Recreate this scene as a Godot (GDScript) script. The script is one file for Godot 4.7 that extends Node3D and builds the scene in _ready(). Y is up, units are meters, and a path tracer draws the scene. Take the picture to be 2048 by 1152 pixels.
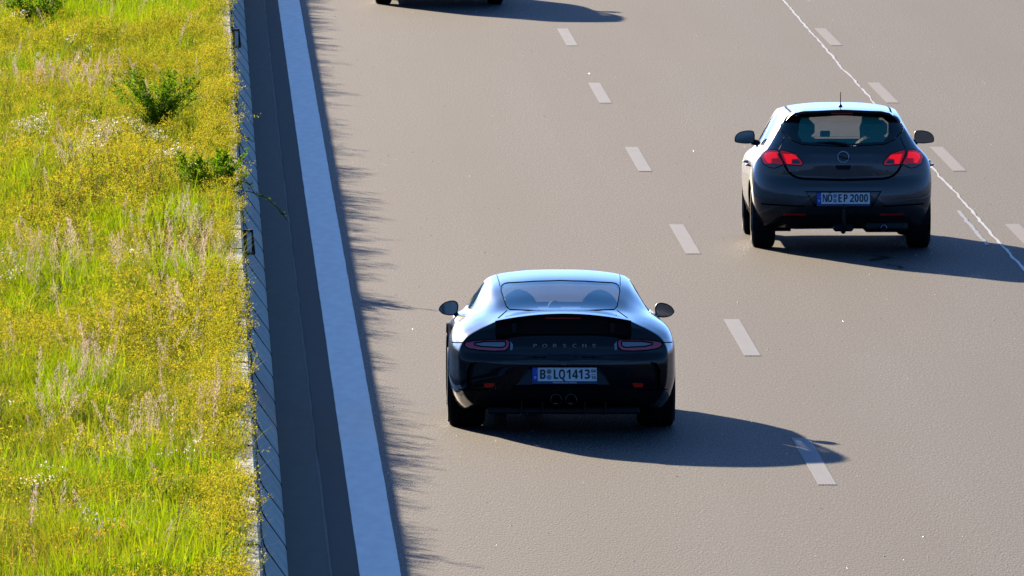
extends Node3D
# A motorway seen through a long lens from a bridge: +x is right across the lanes, -z runs down the road, the camera stands above the origin.

const CAM_H := 8.49
const FAR_D := 262.0
const NEAR_D := 106.0
var M := {}
var used := {}
var rng := RandomNumberGenerator.new()

# ------------------------------------------------------------------ basic helpers
func numbered(called: String) -> String:
	if not used.has(called):
		used[called] = 0
		return called
	used[called] += 1
	return "%s_%03d" % [called, used[called]]

func tag(o: Node, label: String, category := "", group := "", kind := "") -> void:
	if label != "": o.set_meta("label", label)
	if category != "": o.set_meta("category", category)
	if group != "": o.set_meta("group", group)
	if kind != "": o.set_meta("kind", kind)

func thing(called: String, label: String, category: String, at := Vector3.ZERO, group := "") -> Node3D:
	var o := Node3D.new()
	o.name = numbered(called)
	add_child(o)
	o.position = at
	tag(o, label, category, group)
	return o

func mat(c: Color, rough := 0.6, metal := 0.0, spec := 0.5) -> StandardMaterial3D:
	# c holds linear real-world base colours
	var m := StandardMaterial3D.new()
	m.albedo_color = Color(c.r, c.g, c.b).linear_to_srgb()
	m.roughness = rough
	m.metallic = metal
	m.metallic_specular = spec
	m.cull_mode = BaseMaterial3D.CULL_DISABLED
	return m

func noise_image(size: int, freq: float, octaves: int, seed_: int, lo: float, hi: float, tint := Color.WHITE, stretch := 1.0) -> Image:
	var n := FastNoiseLite.new()
	n.seed = seed_
	n.frequency = freq
	n.noise_type = FastNoiseLite.TYPE_SIMPLEX_SMOOTH
	n.fractal_octaves = octaves
	var src := n.get_seamless_image(size, int(size / stretch))
	src.convert(Image.FORMAT_RGB8)
	if stretch != 1.0: src.resize(size, size, Image.INTERPOLATE_CUBIC)
	for y in size:
		for x in size:
			var v: float = clampf(lerp(lo, hi, src.get_pixel(x, y).r), 0.02, 1.0)
			src.set_pixel(x, y, Color(v * tint.r, v * tint.g, v * tint.b))
	return src

func tex(im: Image) -> ImageTexture:
	return ImageTexture.create_from_image(im)

# ------------------------------------------------------------------ triangle soups: {p: positions, n: normals}
func soup() -> Dictionary:
	return {"p": PackedVector3Array(), "n": PackedVector3Array()}

func put(s: Dictionary, a: Vector3, b: Vector3, c: Vector3, na: Vector3, nb: Vector3, nc: Vector3) -> void:
	s.p.append(a); s.p.append(b); s.p.append(c)
	s.n.append(na); s.n.append(nb); s.n.append(nc)

func flat(s: Dictionary, a: Vector3, b: Vector3, c: Vector3) -> void:
	var n := (c - a).cross(b - a).normalized()
	put(s, a, b, c, n, n, n)

func quad(s: Dictionary, a: Vector3, b: Vector3, c: Vector3, d: Vector3) -> void:
	# corners clockwise as seen from the front
	flat(s, a, b, c); flat(s, a, c, d)

func join(s: Dictionary, t: Dictionary) -> void:
	s.p.append_array(t.p); s.n.append_array(t.n)

func moved(t: Dictionary, x: Transform3D) -> Dictionary:
	var o := soup()
	for i in t.p.size():
		o.p.append(x * t.p[i])
		o.n.append((x.basis * t.n[i]).normalized())
	return o

func pushed(t: Dictionary, d: float) -> Dictionary:
	var o := soup()
	for i in t.p.size():
		o.p.append(t.p[i] + t.n[i] * d)
		o.n.append(t.n[i])
	return o

func mirrored(t: Dictionary) -> Dictionary:
	var o := soup()
	for i in t.p.size():
		o.p.append(Vector3(-t.p[i].x, t.p[i].y, t.p[i].z))
		o.n.append(Vector3(-t.n[i].x, t.n[i].y, t.n[i].z))
	return o

func to_mesh(t: Dictionary) -> ArrayMesh:
	var p: PackedVector3Array = t.p
	var n: PackedVector3Array = t.n
	var i := 0
	while i < p.size():
		if (p[i + 1] - p[i]).cross(p[i + 2] - p[i]).dot(n[i] + n[i + 1] + n[i + 2]) > 0.0:
			var q := p[i + 1]; p[i + 1] = p[i + 2]; p[i + 2] = q
			q = n[i + 1]; n[i + 1] = n[i + 2]; n[i + 2] = q
		i += 3
	var a := []
	a.resize(Mesh.ARRAY_MAX)
	a[Mesh.ARRAY_VERTEX] = p
	a[Mesh.ARRAY_NORMAL] = n
	var uv := PackedVector2Array()
	for v in p: uv.append(Vector2(v.x + v.z, v.y))
	a[Mesh.ARRAY_TEX_UV] = uv
	if t.has("c"): a[Mesh.ARRAY_COLOR] = t.c
	var m := ArrayMesh.new()
	m.add_surface_from_arrays(Mesh.PRIMITIVE_TRIANGLES, a)
	return m

func obj(called: String, t: Dictionary, m: Material, parent: Node) -> MeshInstance3D:
	var o := MeshInstance3D.new()
	o.name = numbered(called) if parent == self else called
	o.mesh = to_mesh(t)
	o.material_override = m
	parent.add_child(o, true)
	return o

func box(c: Vector3, size: Vector3, bev := 0.0) -> Dictionary:
	# a box with chamfered edges
	var s := soup()
	var h := size / 2
	var b: float = min(bev, min(h.x, min(h.y, h.z)) * 0.9)
	for ax in 3:
		for sg in [-1.0, 1.0]:
			var u := (ax + 1) % 3
			var v := (ax + 2) % 3
			var q := []
			for k in [[-1, -1], [1, -1], [1, 1], [-1, 1]]:
				var p := Vector3.ZERO
				p[ax] = sg * h[ax]; p[u] = k[0] * (h[u] - b); p[v] = k[1] * (h[v] - b)
				q.append(c + p)
			var n := Vector3.ZERO
			n[ax] = sg
			put(s, q[0], q[1], q[2], n, n, n); put(s, q[0], q[2], q[3], n, n, n)
	if b > 0.0:
		for ax in 3:
			var u := (ax + 1) % 3
			var v := (ax + 2) % 3
			for su in [-1.0, 1.0]:
				for sv in [-1.0, 1.0]:
					var n := Vector3.ZERO
					n[u] = su; n[v] = sv
					n = n.normalized()
					var q := []
					for k in [[-1, 0], [1, 0], [1, 1], [-1, 1]]:
						var p := Vector3.ZERO
						p[ax] = k[0] * (h[ax] - b)
						p[u] = su * (h[u] - (b if k[1] == 1 else 0.0)); p[v] = sv * (h[v] - (0.0 if k[1] == 1 else b))
						q.append(c + p)
					put(s, q[0], q[1], q[2], n, n, n); put(s, q[0], q[2], q[3], n, n, n)
		for sx in [-1.0, 1.0]:
			for sy in [-1.0, 1.0]:
				for sz in [-1.0, 1.0]:
					var n := Vector3(sx, sy, sz).normalized()
					put(s, c + Vector3(sx * h.x, sy * (h.y - b), sz * (h.z - b)), c + Vector3(sx * (h.x - b), sy * h.y, sz * (h.z - b)), c + Vector3(sx * (h.x - b), sy * (h.y - b), sz * h.z), n, n, n)
	return s

func lathe(prof: Array, seg: int, axis: int, c: Vector3) -> Dictionary:
	# prof: [along, radius] pairs turned round the given axis; creased where the profile bends sharply
	var s := soup()
	var u := (axis + 1) % 3
	var v := (axis + 2) % 3
	for i in prof.size() - 1:
		var a: Array = prof[i]
		var b: Array = prof[i + 1]
		var dl: float = b[0] - a[0]
		var dr: float = b[1] - a[1]
		var ln := sqrt(dl * dl + dr * dr)
		if ln < 1e-6: continue
		for k in seg:
			var pt := []
			var nn := []
			for e in [[a, k], [b, k], [b, k + 1], [a, k + 1]]:
				var t: float = TAU * e[1] / seg
				var p := Vector3.ZERO
				p[axis] = e[0][0]; p[u] = cos(t) * e[0][1]; p[v] = sin(t) * e[0][1]
				var n := Vector3.ZERO
				n[axis] = -dr / ln; n[u] = cos(t) * dl / ln; n[v] = sin(t) * dl / ln
				pt.append(c + p); nn.append(n)
			put(s, pt[0], pt[1], pt[2], nn[0], nn[1], nn[2])
			put(s, pt[0], pt[2], pt[3], nn[0], nn[2], nn[3])
	return s

func tube(path: Array, radii: Array, seg := 8) -> Dictionary:
	var s := soup()
	var rings := []
	for i in path.size():
		var d: Vector3 = (path[min(i + 1, path.size() - 1)] - path[max(i - 1, 0)]).normalized()
		var x := d.cross(Vector3.UP if abs(d.y) < 0.9 else Vector3.RIGHT).normalized()
		var y := d.cross(x).normalized()
		var ring := []
		for k in seg:
			var t := TAU * k / seg
			ring.append([path[i] + (x * cos(t) + y * sin(t)) * radii[i], x * cos(t) + y * sin(t)])
		rings.append(ring)
	for i in path.size() - 1:
		for k in seg:
			var a = rings[i][k]; var b = rings[i + 1][k]; var c = rings[i + 1][(k + 1) % seg]; var d = rings[i][(k + 1) % seg]
			put(s, a[0], b[0], c[0], a[1], b[1], c[1]); put(s, a[0], c[0], d[0], a[1], c[1], d[1])
	for e in [0, path.size() - 1]:
		var dn: Vector3 = (path[e] - path[1 if e == 0 else e - 1]).normalized()
		for k in seg:
			put(s, path[e], rings[e][k][0], rings[e][(k + 1) % seg][0], dn, dn, dn)
	return s

func ellipsoid(c: Vector3, r: Vector3, seg := 14, rows := 10) -> Dictionary:
	var s := soup()
	for i in rows:
		for k in seg:
			var q := []
			for e in [[i, k], [i + 1, k], [i + 1, k + 1], [i, k + 1]]:
				var a: float = PI * e[0] / rows
				var b: float = TAU * e[1] / seg
				q.append(Vector3(sin(a) * cos(b), cos(a), sin(a) * sin(b)))
			for t in [[0, 1, 2], [0, 2, 3]]:
				put(s, c + q[t[0]] * r, c + q[t[1]] * r, c + q[t[2]] * r, (q[t[0]] / r).normalized(), (q[t[1]] / r).normalized(), (q[t[2]] / r).normalized())
	return s

func slab(poly: PackedVector2Array, z0: float, z1: float, bev := 0.0) -> Dictionary:
	# a polygon in x, y given thickness from z0 (back) to z1 (front, +z), front edge chamfered
	var s := soup()
	var ins := poly
	if bev > 0.0:
		var o := Geometry2D.offset_polygon(poly, -bev, Geometry2D.JOIN_ROUND)
		if o.size() > 0: ins = o[0]
	var tri := Geometry2D.triangulate_polygon(ins)
	for i in range(0, tri.size(), 3):
		var q := []
		for k in 3: q.append(Vector3(ins[tri[i + k]].x, ins[tri[i + k]].y, z1))
		put(s, q[0], q[1], q[2], Vector3.BACK, Vector3.BACK, Vector3.BACK)
	tri = Geometry2D.triangulate_polygon(poly)
	for i in range(0, tri.size(), 3):
		var q := []
		for k in 3: q.append(Vector3(poly[tri[i + k]].x, poly[tri[i + k]].y, z0))
		put(s, q[0], q[1], q[2], Vector3.FORWARD, Vector3.FORWARD, Vector3.FORWARD)
	var cw := Geometry2D.is_polygon_clockwise(poly)
	for i in poly.size():
		var a := poly[i]
		var b := poly[(i + 1) % poly.size()]
		var n := Vector3((b - a).y, -(b - a).x, 0).normalized() * (-1.0 if cw else 1.0)
		var zf := z1 - bev
		put(s, Vector3(a.x, a.y, z0), Vector3(b.x, b.y, z0), Vector3(b.x, b.y, zf), n, n, n)
		put(s, Vector3(a.x, a.y, z0), Vector3(b.x, b.y, zf), Vector3(a.x, a.y, zf), n, n, n)
		if bev > 0.0:
			var d := (n + Vector3.BACK).normalized()
			var m := Vector2(n.x, n.y) * bev
			put(s, Vector3(a.x, a.y, zf), Vector3(b.x, b.y, zf), Vector3(b.x - m.x, b.y - m.y, z1), d, d, d)
			put(s, Vector3(a.x, a.y, zf), Vector3(b.x - m.x, b.y - m.y, z1), Vector3(a.x - m.x, a.y - m.y, z1), d, d, d)
	return s

func pg(a: Array) -> PackedVector2Array:
	var o := PackedVector2Array()
	for i in range(0, a.size(), 2): o.append(Vector2(a[i], a[i + 1]))
	return o

func flip(p: PackedVector2Array) -> PackedVector2Array:
	var o := PackedVector2Array()
	for v in p: o.append(Vector2(-v.x, v.y))
	o.reverse()
	return o

func disc(c: Vector2, r: float, n := 24) -> PackedVector2Array:
	var o := PackedVector2Array()
	for i in n: o.append(c + Vector2(cos(TAU * i / n), sin(TAU * i / n)) * r)
	return o

# ------------------------------------------------------------------ cutting a body's skin into panels, panes and lamps
const AXES := {"back": [0, 1, 2, 1.0], "front": [0, 1, 2, -1.0], "left": [2, 1, 0, -1.0], "right": [2, 1, 0, 1.0], "top": [0, 2, 1, 1.0]}

func cut(t: Dictionary, poly: PackedVector2Array, axis: String, face := 0.06, lo := -9.0, hi := 9.0) -> Array:
	# [inside, outside]: the skin split along the outline seen down that axis, only faces turned that way and between lo and hi along the axis
	var ax: Array = AXES[axis]
	var iu: int = ax[0]
	var iv: int = ax[1]
	var iw: int = ax[2]
	var sg: float = ax[3]
	var ins := soup()
	var out := soup()
	var p: PackedVector3Array = t.p
	var n: PackedVector3Array = t.n
	var mn := poly[0]
	var mx := poly[0]
	for v in poly:
		mn = mn.min(v); mx = mx.max(v)
	var i := 0
	while i < p.size():
		var a := p[i]
		var b := p[i + 1]
		var c := p[i + 2]
		var fa := (n[i] + n[i + 1] + n[i + 2])[iw] / 3.0 * sg
		var w := (a[iw] + b[iw] + c[iw]) / 3.0
		var a2 := Vector2(a[iu], a[iv])
		var b2 := Vector2(b[iu], b[iv])
		var c2 := Vector2(c[iu], c[iv])
		var tmn := a2.min(b2).min(c2)
		var tmx := a2.max(b2).max(c2)
		var den := (b2 - a2).cross(c2 - a2)
		if fa < face or w < lo or w > hi or tmn.x > mx.x or tmx.x < mn.x or tmn.y > mx.y or tmx.y < mn.y:
			put(out, a, b, c, n[i], n[i + 1], n[i + 2])
		elif abs(den) < 1e-8:
			put(ins if Geometry2D.is_point_in_polygon((a2 + b2 + c2) / 3.0, poly) else out, a, b, c, n[i], n[i + 1], n[i + 2])
		else:
			var tri := PackedVector2Array([a2, b2, c2])
			var inner := Geometry2D.intersect_polygons(tri, poly)
			if inner.is_empty():
				put(out, a, b, c, n[i], n[i + 1], n[i + 2])
			else:
				for part in [[inner, ins], [Geometry2D.clip_polygons(tri, poly), out]]:
					for piece in part[0]:
						if Geometry2D.is_polygon_clockwise(piece) and part[0].size() > 1 and part[1] == out and piece.size() > 3 and false: continue
						var ix := Geometry2D.triangulate_polygon(piece)
						for k in range(0, ix.size(), 3):
							var q := []
							var m := []
							for e in 3:
								var v: Vector2 = piece[ix[k + e]]
								var l1 := (v - a2).cross(c2 - a2) / den
								var l2 := (b2 - a2).cross(v - a2) / den
								q.append(a + (b - a) * l1 + (c - a) * l2)
								m.append((n[i] * (1.0 - l1 - l2) + n[i + 1] * l1 + n[i + 2] * l2).normalized())
							put(part[1], q[0], q[1], q[2], m[0], m[1], m[2])
		i += 3
	return [ins, out]

func groove(body: Dictionary, line: PackedVector2Array, width: float, axis: String, gaps: Dictionary, depth := 0.012, face := 0.06) -> Dictionary:
	# a shut line: the strip is taken out of the skin and set back
	for strip in Geometry2D.offset_polyline(line, width / 2, Geometry2D.JOIN_MITER, Geometry2D.END_BUTT):
		if Geometry2D.is_polygon_clockwise(strip): continue
		var r := cut(body, strip, axis, face)
		join(gaps, pushed(r[0], -depth))
		body = r[1]
	return body

func inset(body: Dictionary, poly: PackedVector2Array, width: float, axis: String, gaps: Dictionary, depth := 0.012, lo := -9.0, hi := 9.0) -> Array:
	# [pane, the rest]: a pane let into the skin with a recessed seal round it
	var r := cut(body, shrunk(poly, -width / 2), axis, 0.06, lo, hi)
	var q := cut(r[0], shrunk(poly, width / 2), axis, -9.0)
	join(gaps, pushed(q[1], -depth))
	return [q[0], r[1]]

# ------------------------------------------------------------------ lofted car skins
func cr(a, b, c, d, t: float):
	return b + (c - a) * (0.5 * t) + (a * 2.0 - b * 5.0 + c * 4.0 - d) * (0.5 * t * t) + (b * 3.0 - a - c * 3.0 + d) * (0.5 * t * t * t)

func fine(c: PackedVector2Array, k: int) -> PackedVector2Array:
	var o := PackedVector2Array()
	var m := c.size() - 1
	for i in m:
		var p0: Vector2 = c[i - 1] if i > 0 else Vector2(-c[1].x, c[1].y)
		var p3: Vector2 = c[i + 2] if i + 2 <= m else Vector2(-c[m - 1].x, c[m - 1].y)
		for j in k:
			var q: Vector2 = cr(p0, c[i], c[i + 1], p3, float(j) / k)
			o.append(Vector2(max(q.x, 0.0), q.y))
	o.append(c[m])
	return o

func curve_at(pts: Array, x: float) -> float:
	if x <= pts[0][0]: return pts[0][1]
	for i in pts.size() - 1:
		if x <= pts[i + 1][0]:
			var t: float = (x - pts[i][0]) / (pts[i + 1][0] - pts[i][0])
			return lerp(float(pts[i][1]), float(pts[i + 1][1]), t * t * (3 - 2 * t) * 0.5 + t * 0.5)
	return pts[-1][1]

func cap_rows(ring: PackedVector2Array, z0: float, prof: Array, yc: float, p: float, bow: float, bow_p: float, hw: float, rings: int, dir: float) -> Array:
	var rows := []
	for r in range(1, rings + 1):
		var s := 1.0 - pow(float(r) / rings, 1.35)
		var row := PackedVector3Array()
		for v in ring:
			var q := Vector2(v.x * s, yc + (v.y - yc) * s)
			var ze: float = curve_at(prof, q.y) - bow * pow(abs(q.x) / hw, bow_p)
			row.append(Vector3(q.x, q.y, z0 + dir * max(ze, 0.02) * pow(max(0.0, 1.0 - pow(s, p)), 0.5)))
		rows.append(row)
	return rows

func loft(secs: Array, front: Array, rear: Array, ku := 5, kv := 4) -> Dictionary:
	# secs: [z, half outline] from the nose to the tail; front and rear: arguments of cap_rows
	var half := []
	for s in secs: half.append(fine(s[1], kv))
	var rows := []
	var m := secs.size() - 1
	for i in m:
		for j in ku:
			var t := float(j) / ku
			var row := PackedVector3Array()
			var i0: int = max(i - 1, 0)
			var i3: int = min(i + 2, m)
			var z: float = lerp(float(secs[i][0]), float(secs[i + 1][0]), t)
			# tangents scaled to the uneven spacing of the stations
			var h: float = secs[i + 1][0] - secs[i][0]
			for v in half[i].size():
				var a: Vector2 = half[i][v]
				var b: Vector2 = half[i + 1][v]
				var ta: Vector2 = (b - half[i0][v]) / max(0.01, secs[i + 1][0] - secs[i0][0]) * h
				var tb: Vector2 = (half[i3][v] - a) / max(0.01, secs[i3][0] - secs[i][0]) * h
				var q := a * (2 * t * t * t - 3 * t * t + 1) + ta * (t * t * t - 2 * t * t + t) + b * (-2 * t * t * t + 3 * t * t) + tb * (t * t * t - t * t)
				row.append(Vector3(q.x, q.y, z))
			rows.append(row)
	var last := PackedVector3Array()
	for v in half[m]: last.append(Vector3(v.x, v.y, secs[m][0]))
	rows.append(last)
	rows.append_array(cap_rows(half[m], secs[m][0], rear[0], rear[1], rear[2], rear[3], rear[4], rear[5], rear[6], 1.0))
	var fr := cap_rows(half[0], secs[0][0], front[0], front[1], front[2], front[3], front[4], front[5], front[6], -1.0)
	fr.reverse()
	fr.append_array(rows)
	rows = fr
	var nu := rows.size()
	var nv: int = rows[0].size()
	var nor := []
	for u in nu:
		var nr := PackedVector3Array()
		for v in nv:
			var du: Vector3 = rows[min(u + 1, nu - 1)][v] - rows[max(u - 1, 0)][v]
			var va: Vector3 = rows[u][v - 1] if v > 0 else rows[u][1] * Vector3(-1, 1, 1)
			var vb: Vector3 = rows[u][v + 1] if v < nv - 1 else rows[u][nv - 2] * Vector3(-1, 1, 1)
			var q := (vb - va).cross(du)
			if u == 0: q = Vector3.FORWARD
			if u == nu - 1: q = Vector3.BACK
			if q.length() < 1e-12: q = Vector3.UP
			nr.append(q.normalized())
		nor.append(nr)
	var s := soup()
	for u in nu - 1:
		for v in nv - 1:
			var a: Vector3 = rows[u][v]; var b: Vector3 = rows[u + 1][v]; var c: Vector3 = rows[u + 1][v + 1]; var d: Vector3 = rows[u][v + 1]
			if (b - a).cross(c - a).length() > 1e-9: put(s, a, b, c, nor[u][v], nor[u + 1][v], nor[u + 1][v + 1])
			if (c - a).cross(d - a).length() > 1e-9: put(s, a, c, d, nor[u][v], nor[u + 1][v + 1], nor[u][v + 1])
	join(s, mirrored(s))
	return s

# ------------------------------------------------------------------ car parts
func add_wheel(car: Node3D, at: Vector3, r: float, w: float, rr: float, side: float, spokes: int) -> void:
	var o := Node3D.new()
	o.name = "wheel"
	car.add_child(o, true)
	o.position = at - Vector3(0, 0.006, 0)
	var h := w / 2
	var prof := [[-h + 0.012, rr], [-h - 0.002, rr + 0.03], [-h - 0.004, lerp(rr, r, 0.5)], [-h + 0.004, r - 0.035], [-h + 0.014, r - 0.014], [-h + 0.032, r - 0.004]]
	var n := 4
	var x0 := -h + 0.032
	var step := (w - 0.064) / n
	for i in n:
		var a := x0 + step * i
		prof.append([a + step * 0.0 + 0.001, r - 0.002])
		prof.append([a + step * 0.8, r])
		prof.append([a + step * 0.8 + 0.001, r - 0.005])
		prof.append([a + step - 0.001, r - 0.005])
	prof.append_array([[h - 0.032, r - 0.004], [h - 0.014, r - 0.014], [h - 0.004, r - 0.035], [h + 0.004, lerp(rr, r, 0.5)], [h + 0.002, rr + 0.03], [h - 0.012, rr]])
	obj("tyre", lathe(prof, 40, 0, Vector3.ZERO), M.rubber, o)
	var rim := lathe([[-h + 0.012, rr], [-h + 0.02, rr - 0.015], [h - 0.02, rr - 0.015], [h - 0.008, rr - 0.004], [h - 0.012, rr]], 36, 0, Vector3.ZERO)
	if side < 0: rim = mirrored(rim)
	var fx := side * (h - 0.03)
	for k in spokes:
		var t := TAU * k / spokes
		for tw in [-0.09, 0.09]:
			var a := Vector3(fx + side * 0.012, cos(t) * 0.05, sin(t) * 0.05)
			var b := Vector3(fx, cos(t + tw) * (rr - 0.012), sin(t + tw) * (rr - 0.012))
			join(rim, tube([a, b], [0.016, 0.012], 5))
	join(rim, lathe([[fx - 0.02, 0.075], [fx + side * 0.008, 0.07], [fx + side * 0.02, 0.03], [fx + side * 0.022, 0.001]], 16, 0, Vector3.ZERO))
	obj("rim", rim, M.alloy, o)
	obj("brake_disc", lathe([[side * 0.01, 0.001], [side * 0.01, rr * 0.74], [side * 0.035, rr * 0.74], [side * 0.035, 0.001]], 28, 0, Vector3.ZERO), M.dark_metal, o)

func arch_liner(x0: float, x1: float, c: Vector2, r: float) -> Dictionary:
	# the black inner wheel house, open downwards
	var s := soup()
	for k in 20:
		var a := deg_to_rad(-25.0 + 230.0 * k / 20)
		var b := deg_to_rad(-25.0 + 230.0 * (k + 1) / 20)
		var pa := Vector2(c.x + cos(a) * r, c.y + sin(a) * r)
		var pb := Vector2(c.x + cos(b) * r, c.y + sin(b) * r)
		var na := Vector3(0, -sin(a), -cos(a))
		put(s, Vector3(x0, pa.y, pa.x), Vector3(x1, pa.y, pa.x), Vector3(x1, pb.y, pb.x), na, na, na)
		put(s, Vector3(x0, pa.y, pa.x), Vector3(x1, pb.y, pb.x), Vector3(x0, pb.y, pb.x), na, na, na)
		var sx := Vector3(sign(x1 - x0), 0, 0)
		put(s, Vector3(x0, c.y, c.x), Vector3(x0, pa.y, pa.x), Vector3(x0, pb.y, pb.x), sx, sx, sx)
	return s

func cup(outline: PackedVector2Array, depth: float) -> Dictionary:
	# a rounded shell behind an outline in x, y: open at z = 0, bulging to z = -depth
	var s := soup()
	var rows := []
	for i in 9:
		var a := PI / 2 * i / 8
		var k: float = pow(cos(a), 0.75)
		var row := PackedVector3Array()
		for v in outline: row.append(Vector3(v.x * k, v.y * k, -depth * sin(a)))
		rows.append(row)
	var n := outline.size()
	for i in 8:
		for k in n:
			var q := []
			var m := []
			for e in [[i, k], [i + 1, k], [i + 1, (k + 1) % n], [i, (k + 1) % n]]:
				var p: Vector3 = rows[e[0]][e[1]]
				q.append(p)
				m.append(Vector3(p.x * 1.2, p.y * 1.2, (p.z * 0.7 if e[0] > 0 else 0.0)).normalized())
			put(s, q[0], q[1], q[2], m[0], m[1], m[2]); put(s, q[0], q[2], q[3], m[0], m[2], m[3])
	return s

func smooth_poly(p: PackedVector2Array, k := 4) -> PackedVector2Array:
	var o := PackedVector2Array()
	var n := p.size()
	for i in n:
		for j in k: o.append(cr(p[(i + n - 1) % n], p[i], p[(i + 1) % n], p[(i + 2) % n], float(j) / k))
	return o

func rounded(p: PackedVector2Array, r: float) -> PackedVector2Array:
	return shrunk(shrunk(shrunk(p, r), -2.0 * r), r)

func shrunk(p: PackedVector2Array, d: float) -> PackedVector2Array:
	var o := Geometry2D.offset_polygon(p, -d, Geometry2D.JOIN_ROUND)
	return o[0] if o.size() > 0 else p

func wing_mirror(car: Node3D, at: Vector3, outline: PackedVector2Array, depth: float, paint: Material, arms: Array, yaw: float) -> void:
	var o := Node3D.new()
	o.name = "wing_mirror"
	car.add_child(o, true)
	o.position = at
	var turn := Transform3D(Basis(Vector3.UP, yaw), Vector3.ZERO)
	obj("mirror_housing", moved(cup(outline, depth), turn), paint, o)
	var bez := slab(outline, -0.012, 0.004, 0.004)
	obj("mirror_bezel", moved(bez, turn), M.plastic, o)
	obj("mirror_glass", moved(slab(shrunk(outline, 0.009), 0.0, 0.006), turn), M.mirror, o)
	for a in arms: obj("mirror_arm", tube(a[0], a[1], 8), paint if a[2] else M.plastic, o)

func letter(text: String, font: Font, height: float, squeeze: float, depth: float) -> TextMesh:
	var t := TextMesh.new()
	t.text = text
	t.font = font
	t.font_size = 64
	t.pixel_size = height / (64.0 * 0.714)
	t.depth = depth
	t.curve_step = 1.0
	return t

func write_on(parent: Node, called: String, text: String, at: Vector3, height: float, squeeze: float, m: Material, mono := false, depth := 0.002, slant := 0.0) -> void:
	var f := SystemFont.new()
	f.font_names = PackedStringArray(["Droid Sans Mono" if mono else "Droid Sans"])
	f.font_weight = 700
	var o := MeshInstance3D.new()
	o.name = called
	o.mesh = letter(text, f, height, squeeze, depth)
	o.material_override = m
	parent.add_child(o, true)
	o.transform = Transform3D(Basis(Vector3(squeeze, 0, 0), Vector3(slant, 1, 0), Vector3(0, 0, 1)), at)

func number_plate(car: Node3D, at: Vector3, tilt: float, chars: Array, seals: Array, small: Array, holder_text: String, holder_mat: Material) -> void:
	var o := Node3D.new()
	o.name = "number_plate"
	car.add_child(o, true)
	o.transform = Transform3D(Basis(Vector3.RIGHT, tilt), at)
	obj("plate_holder", box(Vector3(0, -0.009, -0.008), Vector3(0.532, 0.14, 0.014), 0.004), holder_mat, o)
	obj("plate_face", box(Vector3(0.021, 0, 0.002), Vector3(0.478, 0.11, 0.004), 0.001), M.plate_white, o)
	obj("plate_band", box(Vector3(-0.2395, 0, 0.002), Vector3(0.043, 0.11, 0.004), 0.001), M.plate_blue, o)
	write_on(o, "plate_lettering", "D", Vector3(-0.2395, -0.025, 0.0055), 0.02, 1.0, M.plate_white)
	for k in 12:
		var a := TAU * k / 12
		obj("band_star", box(Vector3(-0.2395 + cos(a) * 0.013, 0.022 + sin(a) * 0.013, 0.0045), Vector3(0.003, 0.003, 0.001)), M.star_yellow, o)
	for c in chars: write_on(o, "plate_lettering", c[0], Vector3(c[1], 0, 0.0055), 0.075, c[2], M.plate_ink, false, 0.003)
	for c in small: write_on(o, "plate_lettering", c[0], Vector3(c[1], c[2], 0.0055), 0.026, 0.95, M.plate_ink, false, 0.003)
	for s in seals:
		obj("plate_seal", lathe([[0.003, 0.0195], [0.0055, 0.0195], [0.006, 0.0001]], 20, 2, Vector3(s[0], s[1], 0)), s[2], o)
	if holder_text != "":
		write_on(o, "holder_lettering", holder_text, Vector3(0, -0.066, 0.0005), 0.011, 1.0, M.plate_white)

func rounded_seat(w: float, h: float, head: bool) -> Dictionary:
	# a seat back seen from behind, wider at the shoulders, with bolsters
	var out := PackedVector2Array()
	var n := 20
	for i in n + 1:
		var a := PI * i / n
		out.append(Vector2(cos(a) * w / 2 * (1.0 if not head else 0.9), h - w * 0.55 + sin(a) * w * 0.55))
	out.append(Vector2(-w / 2 * 1.12, 0)); out.append(Vector2(w / 2 * 1.12, 0))
	return slab(out, -0.09, 0.05, 0.04)

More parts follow.
